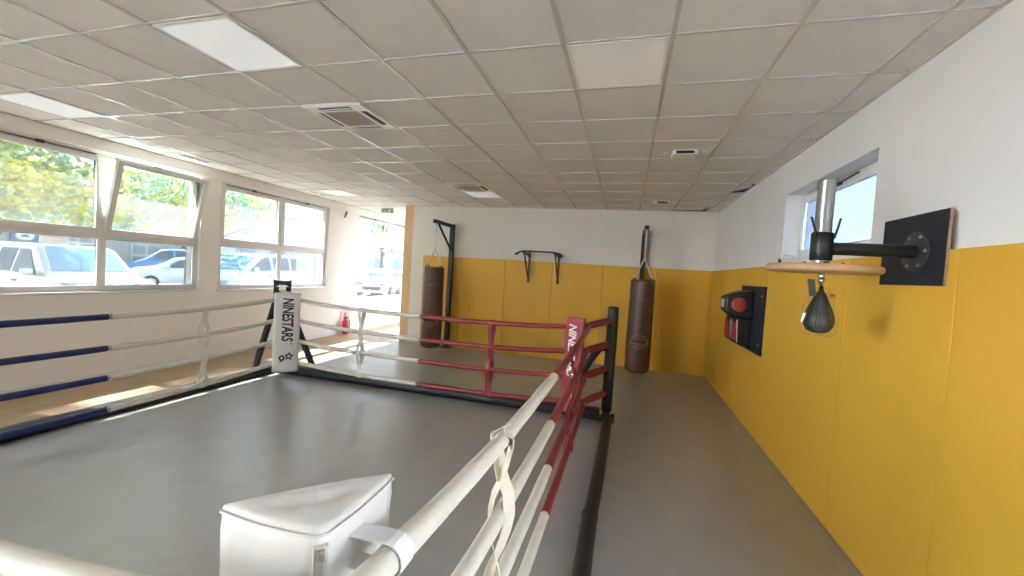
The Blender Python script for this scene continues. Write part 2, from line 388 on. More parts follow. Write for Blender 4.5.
# ------------------------------------------------------------------ windows on the left
def facade_window(n, y0, y1, z0, z1, transoms, tilt=None, clear=False, gu='glass_up', gl='glass_low'):
    fx0, fx1 = XL-0.12, XL-0.05
    root = bpy.data.objects.new('window_%d' % n, None); COL.objects.link(root); root.location = (XL-0.1, y0, z0); struct(root)
    fw = 0.05; f = MB()
    f.box((fx0, y0, z0), (fx1, y0+fw, z1)); f.box((fx0, y1-fw, z0), (fx1, y1, z1))
    f.box((fx0, y0+fw, z1-fw), (fx1, y1-fw, z1)); f.box((fx0, y0+fw, z0), (fx1, y1-fw, z0+fw))
    ym = (y0+y1)/2; mw = 0.028
    f.box((fx0, ym-mw, z0+fw), (fx1, ym+mw, z1-fw))
    for zt in transoms:
        f.box((fx0, y0+fw, zt-0.035), (fx1, ym-mw, zt+0.035)); f.box((fx0, ym+mw, zt-0.035), (fx1, y1-fw, zt+0.035))
    f.build('window_frame', M['frame_white'], root, bevel=0.006)
    s = MB(); s.box((fx1, y0-0.03, z0-0.03), (XL+0.03, y1+0.03, z0)); s.build('window_sill', M['frame_white'], root, bevel=0.006)
    zs = [z0+fw] + [t for t in transoms] + [z1-fw]
    for pi, (ya, yb) in enumerate(((y0+fw, ym-mw), (ym+mw, y1-fw))):
        for k in range(len(zs)-1):
            za = zs[k] + (0.035 if k else 0); zb = zs[k+1] - (0.035 if k < len(zs)-2 else 0)
            upper = (k == len(zs)-2)
            sw = 0.048 if upper else 0.018
            T = Matrix.Identity(4)
            if upper and tilt and pi == tilt[0]:
                T = Matrix.Translation((XL-0.04, 0, za)) @ Matrix.Rotation(R(tilt[1]), 4, 'Y') @ Matrix.Translation((-(XL-0.04), 0, -za))
            xa, xb = (XL-0.10, XL-0.035) if upper else (XL-0.095, XL-0.06)
            sb = MB(); e = 0.012 if upper else 0
            sb.box((xa, ya-e, za-e), (xb, ya+sw, zb+e), T=T); sb.box((xa, yb-sw, za-e), (xb, yb+e, zb+e), T=T)
            sb.box((xa, ya+sw, zb-sw), (xb, yb-sw, zb+e), T=T); sb.box((xa, ya+sw, za-e), (xb, yb-sw, za+sw), T=T)
            so = sb.build('sash' if upper else 'glazing_bead', M['frame_white'], root, bevel=0.004)
            g = MB(); xg = (xa+xb)/2
            g.add([(xg, ya+sw, za+sw), (xg, yb-sw, za+sw), (xg, yb-sw, zb-sw), (xg, ya+sw, zb-sw)], [(0, 1, 2, 3)], T=T)
            g.build('pane', M['glass_fill'] if clear else M[gu] if upper else M[gl], so)
    # opening gear along the head of the window
    g = MB(); xr = XL-0.02
    for ya, yb in ((y0+0.1, ym-0.1), (ym+0.1, y1-0.1)):
        g.tube([(xr, ya, z1-0.025), (xr, yb, z1-0.025)], 0.006, 6)
        g.cbox((xr-0.003, (ya+yb)/2, z1-0.025), (0.024, 0.07, 0.03))
    if tilt:
        ya = ym+mw if tilt[0] else y0+fw
        g.tube([(XL-0.05, ya+0.03, z1-0.33), (XL+0.13, ya+0.045, z1-0.18)], 0.006, 6)
    g.build('opener_rod', M['dark_plastic'], root)
    return root
facade_window(1, *WIN[2], [1.86], tilt=(1, 14))
facade_window(2, *WIN[3], [1.89], gu='glass_up2', gl='glass_low2')
facade_window(3, *WIN[4], [1.51, 2.21], gu='glass_up3', gl='glass_low3')
facade_window(5, *WIN[1], [], gu='glass_grey', gl='glass_grey')  # added window behind the camera, brings in side light
facade_window(6, *WIN[0], [], gu='glass_grey', gl='glass_grey')  # another unseen window added as a daylight source

# ------------------------------------------------------------------ small window on the right
y0, y1, z0, z1 = RW
root = bpy.data.objects.new('window_4', None); COL.objects.link(root); root.location = (1.55, y0, z0); struct(root)
f = MB(); xa, xb = 1.56, 1.64
f.box((xa, y0, z0), (xb, y0+0.05, z1)); f.box((xa, y1-0.05, z0), (xb, y1, z1)); f.box((xa, y0+0.05, z1-0.05), (xb, y1-0.05, z1)); f.box((xa, y0+0.05, z0), (xb, y1-0.05, z0+0.05))
f.build('window_frame', M['pvc'], root, bevel=0.005)
f = MB(); xa, xb = 1.535, 1.585; a0, a1, c0, c1 = y0+0.03, y1-0.03, z0+0.03, z1-0.03; s = 0.065
f.box((xa, a0, c0), (xb, a0+s, c1)); f.box((xa, a1-s, c0), (xb, a1, c1)); f.box((xa, a0+s, c1-s), (xb, a1-s, c1)); f.box((xa, a0+s, c0), (xb, a1-s, c0+s))
so = f.build('sash', M['pvc'], root, bevel=0.005)
g = MB(); g.add([(1.56, a0+s, c0+s), (1.56, a1-s, c0+s), (1.56, a1-s, c1-s), (1.56, a0+s, c1-s)], [(0,1,2,3)]); g.build('pane', M['glass_right'], so)
g = MB(); g.cbox((1.525, 1.72, c1-0.03), (0.02, 0.10, 0.026)); g.tube([(1.52, 1.72, c1-0.03), (1.50, 1.35, c1-0.022)], 0.007, 8)
g.build('window_handle', M['dark_plastic'], root, label='black window latch rod')
# loose cable with its black plug by that window
c = MB()
pts = [(1.385, 2.98, 2.06), (1.345, 2.80, 2.02), (1.33, 2.62, 1.985), (1.345, 2.48, 1.99), (1.37, 2.40, 2.03), (1.375, 2.36, 2.07), (1.38, 2.30, 2.055), (1.385, 2.10, 2.035)]
c.tube(pts, 0.005, 8)
cr = thing('cable', (1.385, 2.45, 2.0), 'white cable curling below the small high window on the right wall', 'cable')
c.build('cord', M['plastic_white'], cr)
c = MB(); c.tube([(1.36, 2.44, 2.02), (1.35, 2.40, 1.985)], 0.014, 10); c.build('cable_clip', M['dark_plastic'], cr, label='dark cable clip')

# ------------------------------------------------------------------ wall mats
def wall_mat(a, b_, label, grp):
    m = MB(); m.box(a, b_); o = m.build('wall_mat', M['yellow'], bevel=0.0035, bseg=2)
    recenter(o, ((a[0]+b_[0])/2, (a[1]+b_[1])/2, 0)); return tag(o, label, 'wall mat', grp)
MT = 1.965; g_ = 0.003
bk = [(-4.52, -3.62, 'yellow wall mat behind the left punching bag, at the white strip of wall'),
      (-3.62, -2.61, 'yellow wall mat on the back wall just right of the left bag stand'),
      (-2.61, -1.61, 'yellow wall mat on the back wall under the left end of the pull-up bar'),
      (-1.61, -0.60, 'yellow wall mat on the back wall under the right end of the pull-up bar'),
      (-0.60, 0.39, 'yellow wall mat on the back wall partly behind the black ring post and right bag'),
      (0.39, 1.37, 'yellow wall mat on the back wall, last one before the right corner')]
for x0, x1, l in bk: wall_mat((x0+g_, YB-0.035, 0.004), (x1-g_, YB-0.001, MT), l, 'yellow mats on the back wall')
rt = [(4.96, 5.872, 'yellow wall mat on the right wall, farthest one in the room corner'),
      (3.96, 4.96, 'yellow wall mat on the right wall just beyond the boxing target'),
      (2.76, 3.96, 'yellow wall mat on the right wall behind the boxing target'),
      (1.05, 2.76, 'wide yellow wall mat on the right wall between the boxing target and the speed bag'),
      (0.05, 1.05, 'yellow wall mat on the right wall below the speed bag mounting plate'),
      (-1.0, 0.05, 'yellow wall mat on the right wall, nearest one at the right edge of the photo')]
for ya, yb, l in rt: wall_mat((XR-0.035, ya+g_, 0.004), (XR-0.001, yb-g_, MT), l, 'yellow mats on the right wall')

# ------------------------------------------------------------------ ceiling fittings
def ceiling_light(x, y, label, m, w=0.6):
    t = thing('ceiling_light', (x, y, H-0.012), label, 'ceiling light', 'panel lights set in the ceiling grid')
    fr = MB(); e = 0.014
    for a, b_ in (((x+e, y+e), (x+.6-e, y+e+.02)), ((x+e, y+.6-e-.02), (x+.6-e, y+.6-e)), ((x+e, y+e+.02), (x+e+.02, y+.6-e-.02)), ((x+.6-e-.02, y+e+.02), (x+.6-e, y+.6-e-.02))):
        fr.box((*a, H-0.010), (*b_, H+0.002))
    fr.build('light_frame', M['plastic_white'], t)
    d = MB(); d.box((x+e+.02, y+e+.02, H-0.008), (x+.6-e-.02, y+.6-e-.02, H+0.001)); d.build('diffuser', m, t)
ceiling_light(-3.0, -0.6, 'bright square panel light nearest the ceiling air conditioner', M['diffuser'])
ceiling_light(-6.0, 0.0, 'square panel light in the ceiling by the nearest window', M['diffuser'])
ceiling_light(-0.6, 0.0, 'square panel light in the ceiling above the right side of the ring', M['diffuser_dim'])
ceiling_light(-6.0, 4.2, 'distant panel light in the ceiling near the second window', M['diffuser'])
ceiling_light(-3.0, 4.2, 'distant panel light right behind the far ceiling air conditioner', M['diffuser'])

def cassette(x, y, label):
    t = thing('ceiling_air_conditioner', (x+.3, y+.3, H-0.035), label, 'air conditioner', 'ceiling cassette air conditioners')
    z0 = H-0.02; T0 = Matrix.Translation((x+.3, y+.3, 0))
    p = MB(); a = 0.31; c = 0.17
    # sloping square rim around the intake
    ring = [(-a, z0+0.014), (-a+0.02, z0), (-c, z0), (-c, z0+0.03)]
    vs = []; fs = []
    for r_, z_ in ring:
        r_ = abs(r_); vs += [(-r_, -r_, z_), (r_, -r_, z_), (r_, r_, z_), (-r_, r_, z_)]
    for i in range(3):
        for k in range(4): fs.append((i*4+k, i*4+(k+1) % 4, (i+1)*4+(k+1) % 4, (i+1)*4+k))
    fs.append((12, 13, 14, 15))
    p.add(vs, fs, T=T0); p.build('panel', M['plastic_white'], t)
    g = MB(); g.box((-c, -c, z0+0.002), (c, c, z0+0.008), T=T0)
    for k in range(14): g.box((-c, -c+k*2*c/14, z0-0.001), (c, -c+k*2*c/14+0.007, z0+0.003), T=T0)
    g.build('intake_grille', M['grille_tan'], t, label='beige intake grille')
    for k in range(4):
        Tk = T0 @ Matrix.Rotation(k*PI/2, 4, 'Z')
        s_ = MB(); s_.box((-0.16, 0.205, z0-0.0015), (0.16, 0.262, z0+0.004), T=Tk)
        so = s_.build('outlet_slot', M['void'], t, label='dark air outlet slot')
        v_ = MB(); v_.box((-0.155, 0.225, z0-0.006), (0.155, 0.243, z0-0.003), T=Tk @ Matrix.Translation((0, 0, 0)))
        v_.build('louver', M['plastic_white'] if k != 3 else M['dark_plastic'], so)
cassette(-3.0, 0.6, 'square ceiling air conditioner nearest the camera, with beige intake grille')
cassette(-3.0, 3.6, 'farther square ceiling air conditioner towards the back wall')

def vent(x, y, label, d=0.0):
    t = thing('ceiling_detector', (x, y, H-0.05), label, 'ceiling unit', 'white ceiling units on the right')
    p = MB(); p.box((x-.12, y-.09, H-0.045), (x+.12, y+.09, H-0.001)); p.build('housing', M['plastic_white'], t, bevel=0.012)
    p = MB(); p.box((x-.085, y-.0915, H-0.038), (x+.085, y-.089, H-0.012)); p.build('slot', M['void'], t, label='dark front slot')
    p = MB(); p.lathe([(0.028, 0), (0.03, 0.012), (0.024, 0.022)], 16, T=Matrix.Translation((x-.18, y, H-0.023))); p.build('sensor_knob', M['grille_tan'], t)
    p = MB(); p.lathe([(0.018, 0), (0.02, 0.01), (0.02, 0.018)], 16, T=Matrix.Translation((x+.18, y-.02, H-0.019))); p.build('indicator', M['plastic_white'], t)
vent(0.33, 2.17, 'small white ceiling unit with dark slot, the nearer of two on the right')
vent(0.34, 5.0, 'small white ceiling unit near the back wall, the farther of two on the right')
def slot(x, y, label, L=0.5):
    o = MB(); o.box((x-.03, y-L/2, H-0.012), (x+.03, y+L/2, H)); o.box((x-.012, y-L/2+.02, H-0.015), (x+.012, y-.02, H-0.011), 1); o.box((x-.012, y+.03, H-0.015), (x+.012, y+L/2-.02, H-0.011), 1)
    q = o.build('ceiling_air_slot', [M['plastic_white'], M['void']]); recenter(q, (x, y, H-0.012)); return tag(q, label, 'ceiling vent')
slot(-6.24, 2.1, 'dark slotted ceiling vent above the pier between first and second window', 0.42)
slot(-6.22, 4.55, 'dark slotted ceiling vent above the far end of the second window', 0.5)
# exit sign hanging by the third window
t = thing('exit_sign', (-5.75, 6.3, 2.80), 'small green emergency exit sign hanging near the ceiling by the far window', 'exit sign')
e = MB(); e.box((-5.93, 6.29, 2.93), (-5.57, 6.325, 3.055)); e.build('sign_body', M['plastic_white'], t, bevel=0.004)
e = MB(); e.box((-5.90, 6.284, 2.94), (-5.60, 6.2895, 3.04)); e.build('green_panel', M['green'], t, label='green pictogram panel')
e = MB()
e.box((-5.72, 6.279, 2.955), (-5.66, 6.2835, 3.025)); e.build('arrow_field', M['white_ink'], t); e = MB()
e.cbox((-5.80, 6.281, 3.013), (0.018, 0.004, 0.018)); e.box((-5.825, 6.279, 2.975), (-5.785, 6.2835, 3.008)); e.box((-5.85, 6.279, 2.955), (-5.81, 6.2835, 2.972)); e.box((-5.79, 6.279, 2.955), (-5.77, 6.2835, 2.98))
e.build('pictogram', M['white_ink'], t)
# security camera / sensor under ceiling on the pier
t = thing('motion_sensor', (XL+0.05, 5.82, 2.72), 'small dark sensor hanging on the pier at the ceiling between second and third window', 'sensor')
e = MB(); e.tube([(XL+0.04, 5.82, H-0.01), (XL+0.05, 5.82, 2.86)], 0.008, 8); e.build('bracket', M['plastic_white'], t)
e = MB(); e.tube([(XL+0.07, 5.84, 2.88), (XL+0.05, 5.80, 2.74)], [0.025, 0.018], 10); e.build('sensor_head', mat('dark_brown_plastic', (0.12, 0.06, 0.05), 0.5), t)
# fire extinguisher in its niche
t = thing('fire_extinguisher', (XL+0.13, 5.90, 0), 'red fire extinguisher standing low by the wall between second and third window', 'fire extinguisher')
e = MB(); e.lathe([(0.04, 0.0), (0.075, 0.015), (0.078, 0.04), (0.078, 0.28), (0.06, 0.325), (0.025, 0.35), (0.022, 0.37)], 20, T=Matrix.Translation((XL+0.13, 5.90, 0.005)))
e.build('cylinder', M['sign_red'], t)
e = MB(); e.cbox((XL+0.13, 5.90, 0.39), (0.04, 0.10, 0.035)); e.tube([(XL+0.13, 5.92, 0.42), (XL+0.15, 5.99, 0.43)], 0.008, 6); e.build('valve_handle', M['dark_plastic'], t)
e = MB(); e.tube([(XL+0.13, 5.95, 0.39), (XL+0.15, 6.01, 0.33), (XL+0.16, 6.02, 0.20), (XL+0.15, 6.00, 0.08)], 0.010, 8); e.build('hose', M['dark_plastic'], t)
o = MB(); o.box((XL+0.001, 5.86, 0.17), (XL+0.008, 6.20, 0.55)); o.box((XL+0.0078, 5.99, 0.22), (XL+0.010, 6.07, 0.50), 1)
q = o.build('wall_sign', [mat('sign_pale_red', (0.72, 0.42, 0.38), 0.6), M['sign_red']]); recenter(q, (XL, 6.03, 0.17)); tag(q, 'pale red safety sign on the wall behind the fire extinguisher', 'sign')
o = MB(); o.box((XL+0.001, 5.60, 0.58), (XL+0.012, 5.68, 0.66)); o.box((XL+0.011, 5.615, 0.595), (XL+0.014, 5.665, 0.645), 1)
q = o.build('wall_socket', [M['plastic_white'], M['frame_white']]); recenter(q, (XL, 5.64, 0.58)); tag(q, 'white wall socket low on the pier left of the extinguisher', 'socket')

# ------------------------------------------------------------------ boxing ring
RX0, RX1, RY0, RY1 = -4.75, -0.53, -1.93, 2.35
RXN = -0.55
ring = thing('boxing_ring', (-2.65, 0.2, 0), 'floor-level boxing ring with four red, white and blue padded ropes and black posts', 'boxing ring')
posts = {'far': (-5.12, 2.63), 'red': (-0.275, 2.68), 'near': (-0.21, -2.28), 'blue': (-5.12, -2.28)}
PH = 1.38
for k, (x, y) in posts.items():
    PH = 1.22 if k == 'far' else 1.38
    p = MB(); T = Matrix.Translation((x, y, 0))
    p.lathe([(0.050, 0.10), (0.064, 0.115), (0.064, 0.78), (0.060, 0.80), (0.066, 0.82), (0.064, PH-0.02), (0.056, PH-0.002), (0.03, PH)], 14, T=T)
    po = p.build('corner_post', M['black_pad'], ring, label='black padded corner post')
    p = MB(); p.cbox((x, y, 0.012), (0.20, 0.20, 0.02)); p.cbox((x, y, 0.07), (0.09, 0.09, 0.1)); p.cbox((x-.09, y-.02, 0.05), (0.03, 0.05, 0.04)); p.cbox((x+.08, y+.02, 0.05), (0.03, 0.04, 0.05))
    p.build('post_foot', M['black_metal'], po, bevel=0.004)
# saddle on the far post
PH = 1.38
p = MB(); x, y = posts['far']; T = Matrix.Translation((x, y, 0)) @ Matrix.Rotation(R(45), 4, 'Z')
for sx in (-1, 1): p.prism([(sx*0.115, -0.05), (sx*0.115, 0.05), (sx*0.045, 0.05), (sx*0.045, -0.05)], 1.16, PH-0.10, T=T)
p.prism([(-0.115, 1.27), (-0.04, 1.31), (0.04, 1.31), (0.115, 1.27), (0.125, 1.39), (0.06, 1.37), (-0.06, 1.37), (-0.125, 1.39)], -0.05, 0.05, T=T @ frame_T((0, 0, 0), (1, 0, 0), (0, 0, 1)))
p.build('post_cap', M['black_pad'], ring, bevel=0.01, label='black saddle shaped cap of the far post')
def brace(x, y, dx, dy, curved=False):
    # leans inward along the floor bar it stands on
    p = MB(); e = 0.50 if dx else 0.40
    pts = [(x+dx*0.05, y+dy*0.05, 0.88), (x+dx*0.13, y+dy*0.13, 0.86), (x+dx*0.20, y+dy*0.20, 0.76), (x+dx*0.52, y+dy*0.52, 0.16)] if curved else [(x+dx*0.05, y+dy*0.05, 1.17), (x+dx*(e+.12), y+dy*e, 0.12)]
    p.tube(pts, 0.044, 10); p.build('brace', M['black_pad'], ring)
brace(*posts['far'], 1, 0); brace(posts['far'][0]-.03, posts['far'][1], 0, -1)
brace(*posts['red'], -1, 0, True); brace(*posts['near'], -1, 0, True)
brace(*posts['blue'], 1, 0); brace(*posts['blue'], 0, 1)
# floor frame
def lumpy_bar(a, b_, w, h, lab):
    random.seed(int(abs(a[0]*100+b_[1]*10)))
    a = Vector(a); b2 = Vector(b_); n = 22; d = (b2-a).normalized(); s_ = Vector((-d.y, d.x, 0)); m = MB(); vs = []; N = 10
    for i in range(n+1):
        p = a.lerp(b2, i/n); k = 1.0+0.06*math.sin(i*1.7)+random.uniform(-.04, .04)
        for q in range(N):
            an = 2*PI*q/N; cx = math.copysign(abs(math.cos(an))**0.6, math.cos(an)); cz = math.copysign(abs(math.sin(an))**0.6, math.sin(an))
            zz = h/2+cz*h/2*(k if cz > 0 else 1.0)
            vs.append(p+s_*cx*w/2*k+Vector((0, 0, max(0.002, zz))))
    fs = [(i*N+q, i*N+(q+1) % N, (i+1)*N+(q+1) % N, (i+1)*N+q) for i in range(n) for q in range(N)]
    fs += [tuple(range(N)), tuple(n*N+q for q in range(N))]
    m.add(vs, fs, 0, True); return m.build('frame_bar', M['black_pad'], ring, label=lab)
P = posts
lumpy_bar((P['far'][0]+.08, P['far'][1]-.02, 0), (P['red'][0]-.08, P['red'][1]-.03, 0), 0.19, 0.135, 'black padded floor bar on the far side')
lumpy_bar((P['far'][0]-.065, P['far'][1]-.08, 0), (P['blue'][0]-.065, P['blue'][1]+.08, 0), 0.17, 0.11, 'black padded floor bar on the window side')
lumpy_bar((P['blue'][0]+.08, P['blue'][1], 0), (P['near'][0]-.08, P['near'][1], 0), 0.15, 0.15, 'black padded floor bar on the near side')
m = MB(); xr = -0.26
m.tube([(xr, P['near'][1]+.08, .055), (xr-.005, -1.0, .055), (xr-.02, 0.1, .055), (xr-.02, 0.46, .055)], [.05, .052, .052, .055], 14)
m.tube([(xr-.02, 0.47, .052), (xr-.005, 1.0, .052), (xr+.012, P['red'][1]-.08, .052)], [.050, .052, .054], 14)
m.tube([(xr-.021, 0.455, .055), (xr-.021, 0.475, .055)], 0.058, 14)
m.build('frame_bar', M['black_pad'], ring, label='round black padded floor bar on the right side')
# a shallow padded skirt strip is visible inside the window side: ropes
ZC = [1.13, 0.845, 0.55, 0.25]; SAG = [0.085, 0.095, 0.08, 0.08]; RR = 0.0285
FAR, RED, NEAR, BLUE = (RX0, RY1), (RX1, RY1), (RXN, RY0), (RX0, RY0)
CUP = {NEAR: .055, FAR: .03, RED: .03, BLUE: .02}
cols = {'w': ('cream_vinyl', 'white rope sleeve'), 'r': ('red', 'red rope sleeve'), 'b': ('blue', 'dark blue rope sleeve')}
def rope(a, b_, zc, sag, ca, cb, ts=0.5):
    a = Vector((*a, zc+CUP.get(a, 0))); b2 = Vector((*b_, zc+CUP.get(b_, 0))); n = 24
    def P_(t):
        p = a.lerp(b2, t); p.z -= sag*(1-(2*t-1)**4*0.6-(2*t-1)**2*0.4); return p
    core = MB(); core.tube([P_(i/n) for i in range(n+1)], 0.012, 8); co = core.build('rope', M['steel'], ring)
    for (t0, t1, c) in ((0, ts-.003, ca), (ts+.003, 1, cb)):
        m = MB(); k = 16
        pts = [P_(t0+(t1-t0)*i/k) for i in range(k+1)]
        rs = [RR*(1+0.03*math.sin(i*2.3+zc*7)) for i in range(k+1)]
        m.tube(pts, rs, 14); m.build('rope_sleeve', M[cols[c][0]], co, label=cols[c][1])
    return P_
sides = [(FAR, RED, 'w', 'r'), (RED, NEAR, 'r', 'w'), (NEAR, BLUE, 'w', 'b'), (BLUE, FAR, 'b', 'w')]
spc = [(0.2, 'w'), (0.2, 'w')]
def wv(z_, d):  # weave helper
    return z_
for si, (a, b_, ca, cb) in enumerate(sides):
    fn = [rope(a, b_, z, s_, ca, cb, (0.497, 0.525, 0.5, 0.513)[si]) for z, s_ in zip(ZC, SAG)]
    d = (Vector((*b_, 0))-Vector((*a, 0))).normalized(); nrm = Vector((-d.y, d.x, 0))
    for t, c in ((0.29, ca), (0.725 if si != 1 else 0.775, cb)):
        zz = [f_(t) for f_ in fn]
        sm = MB()
        for sgn in (1, -1):
            pts = []; side = sgn
            for i in range(4):
                p = zz[i]
                off = nrm*side*(RR+0.004)
                if i == 0: pts += [p+Vector((0, 0, RR+0.006))+d*sgn*0.012]
                pts += [p+off*1.05+Vector((0, 0, RR*0.5))+d*sgn*0.014, p+off*1.05-Vector((0, 0, RR*0.5))+d*sgn*0.014]
                if i < 3:
                    q = zz[i+1]; m_ = p.lerp(q, 0.5)
                    pts += [p.lerp(q, 0.28)+nrm*side*0.022+d*sgn*0.020, m_+nrm*side*0.004+d*sgn*0.012, p.lerp(q, 0.72)-nrm*side*0.022+d*sgn*0.020]
                    side = -side
                else: pts += [p-Vector((0, 0, RR+0.006))+d*sgn*0.012]
            # widths run along the rope direction
            sm.ribbon(pts, d+nrm*(0.5 if si == 1 and c == 'w' else 0.28)*sgn, 0.060, 0.004)
        nm = {'w': 'cream_strap', 'r': 'red', 'b': 'blue'}[c]
        lab = {'w': 'cream webbing rope spacer', 'r': 'red rope spacer', 'b': 'blue rope spacer'}[c]
        if si in (0, 3) and c == 'w': nm = 'cream_vinyl'
        sm.build('rope_spacer', M[nm], ring, label=lab)
# tensioner sleeves from each rope corner to its post
for cpt, key, c in ((FAR, 'far', 'w'), (RED, 'red', 'r'), (NEAR, 'near', 'w'), (BLUE, 'blue', 'b')):
    px, py = posts[key]
    for z in ZC:
        z += CUP[cpt]
        a = Vector((cpt[0], cpt[1], z)); e_ = Vector((px, py, z+0.06)); dr = (e_-a)
        a2 = a+dr*0.02; b2 = a+dr*0.85
        m = MB(); m.tube([a2, a2.lerp(b2, .12), a2.lerp(b2, .5), a2.lerp(b2, .9), b2], [0.028, 0.041, 0.043, 0.041, 0.032], 12)
        m.build('tensioner_sleeve', M[cols[c][0]], ring, label=cols[c][1].replace('rope', 'tensioner'))
        m = MB(); m.lathe([(0.012, -0.02), (0.026, -0.012), (0.026, 0.012), (0.012, 0.02)], 10, T=Matrix.Translation(a)); m.build('rope_joint', M['black_metal'], ring)

# corner pads
def star_poly(cx, cy, r1, r2, rot=0.0):
    return [(cx+(r1 if i % 2 == 0 else r2)*math.sin(rot+i*PI/5), cy+(r1 if i % 2 == 0 else r2)*math.cos(rot+i*PI/5)) for i in range(10)]
def loop_ribbon(mb, outer, inner, z0, z1, T):
    n = len(outer)
    vs = [(x, y, z) for z in (z0, z1) for x, y in outer] + [(x, y, z) for z in (z0, z1) for x, y in inner]
    fs = []
    for i in range(n):
        j = (i+1) % n
        fs += [(i, j, n+j, n+i), (2*n+i, 3*n+i, 3*n+j, 2*n+j), (n+i, n+j, 3*n+j, 3*n+i), (i, 2*n+i, 2*n+j, j)]
    mb.add(vs, fs, 0, False, T)
def corner_pad(A, dirx, diry, m, inkm, label, straps=True, zipped=False, text=True):
    """A = right-angled corner, legs run dirx along x and diry along y"""
    L = 0.24; z0, z1 = 0.16, 1.24
    t = thing('corner_pad', (A[0], A[1], z0), label, 'corner pad', 'padded corner cushions of the ring')
    p1 = (A[0]+dirx*L, A[1]); p2 = (A[0], A[1]+diry*L)
    # subdivided cushion with a slightly puffed, wrinkled skin
    body = MB(); nz = 26; ns = 8
    ringp = []
    cut = 0.014
    tri = [A, p1, p2]
    for i in range(3):
        a = Vector((*tri[i], 0)); b2 = Vector((*tri[(i+1) % 3], 0)); ln = (b2-a).length
        for k in range(ns):
            f_ = cut/ln+(1-2*cut/ln)*k/(ns-1)
            q = a.lerp(b2, f_); nrm = Vector(((b2-a).y, -(b2-a).x, 0)).normalized()
            ctr = Vector(((A[0]+p1[0]+p2[0])/3, (A[1]+p1[1]+p2[1])/3, 0))
            if nrm.dot(q-ctr) < 0: nrm = -nrm
            ringp.append((q+nrm*0.008*math.sin(PI*f_), nrm))
    N = len(ringp); vs = []
    for j in range(nz+1):
        f = j/nz; z = z0+(z1-z0)*f
        ez = math.sin(PI*min(1, max(0, f)))**0.3
        for q, n_ in ringp:
            w = 0.0028*math.sin(q.x*55+z*23)*math.cos(q.y*61-z*31)
            v_ = q+n_*(w-0.004*(1-ez)); vs.append((v_.x, v_.y, z))
    fs = [(j*N+k, j*N+(k+1) % N, (j+1)*N+(k+1) % N, (j+1)*N+k) for j in range(nz) for k in range(N)]
    # domed lid
    o_ = len(vs); cx = sum(q.x for q, _ in ringp)/N; cy = sum(q.y for q, _ in ringp)/N
    for zz, sg in ((z1, 1), (z0, -1)):
        base = o_ if sg == 1 else o_+6*N
        pr = (nz*N if sg == 1 else 0)
        for r_ in range(1, 7):
            sc = 1-r_/6.3
            for k, (q, n_) in enumerate(ringp):
                x_ = cx+(q.x-cx)*sc; y_ = cy+(q.y-cy)*sc
                wr = 0.006*(1-sc)*math.sin((x_-y_)*70+sc*3)+0.004*math.sin(x_*95+y_*40)*(1-sc)
                vs.append((x_, y_, zz+sg*(0.011*math.sin((1-sc)*PI/2)**0.6+wr*(1 if sg == 1 else 0.3))))
            cur = base+(r_-1)*N; prev = pr if r_ == 1 else base+(r_-2)*N
            for k in range(N): fs.append((prev+k, prev+(k+1) % N, cur+(k+1) % N, cur+k))
        fs.append(tuple(base+5*N+k for k in range(N)))
    body.add(vs, fs, 0, True); cush = body.build('cushion', m, t)
    # piping round the top seam
    pp = MB(); pp.tube([(q.x+n_.x*0.0015, q.y+n_.y*0.0015, z1-0.008) for q, n_ in ringp], 0.0026, 6, closed=True); pp.build('piping', m, t)
    # lettering on the long face
    mid = ((p1[0]+p2[0])/2, (p1[1]+p2[1])/2); out = Vector((mid[0]-A[0], mid[1]-A[1], 0)).normalized()
    right = Vector((0, 0, 1)).cross(out); up = Vector((0, 0, 1))
    if text:
        org = Vector((*mid, 0))+out*0.0125
        Tt = frame_T(org+Vector((0, 0, 0.88))+right*0.005, -up, right)
        text_mesh('NINESTARS', 0.185, Tt, inkm, 'lettering', cush, shear=0.12, sx=0.64, offset=0.0055, spacing=0.98)
        Tr = frame_T(org+Vector((0, 0, 0.545))+right*0.06, -up, right)
        text_mesh('®', 0.05, Tr, inkm, 'registered_mark', cush)
        Tl = frame_T(org+Vector((0, 0, 0.36)), right, up)
        lg = MB()
        loop_ribbon(lg, star_poly(0.040, 0.014, 0.064, 0.032, 0.12), star_poly(0.040, 0.014, 0.029, 0.013, 0.12), -0.0005, 0.001, Tl)
        ci = lambda cx_, cy_, r_: [(cx_+r_*math.cos(a_*PI/12), cy_+r_*math.sin(a_*PI/12)) for a_ in range(24)]
        loop_ribbon(lg, ci(-0.045, -0.008, 0.038), ci(-0.045, -0.008, 0.015), -0.0005, 0.001, Tl)
        lg.prism([(-0.016, -0.012), (-0.020, -0.042), (-0.066, -0.070), (-0.074, -0.056), (-0.034, -0.032)], -0.0005, 0.001, T=Tl)
        lg.build('logo', inkm, cush, label='nine and star emblem')
    if zipped:
        zz = MB(); zd = Vector((-dirx, -diry, 0)).normalized()
        zz.box((-0.012, -0.006, 0.20), (0.012, 0.004, 1.215), T=frame_T((A[0]+dirx*0.004, A[1]+diry*0.004, 0), Vector((zd.y, -zd.x, 0)), zd))
        zo = zz.build('zipper', M['zip'], t, label='grey zipper down the corner edge')
        zz = MB()
        zT = frame_T((A[0]+dirx*0.001, A[1]+diry*0.001, 0), Vector((zd.y, -zd.x, 0)), zd)
        for k in range(60): zz.cbox((0, 0.006, 1.20-k*0.016), (0.007, 0.003, 0.008), T=zT)
        zz.cbox((0, 0.009, 1.205), (0.010, 0.006, 0.02), T=zT); zz.cbox((0.002, 0.013, 1.175), (0.008, 0.002, 0.045), T=zT)
        zz.build('zip_teeth', M['brass'], zo)
    return t, A, p1, p2
pads = {}
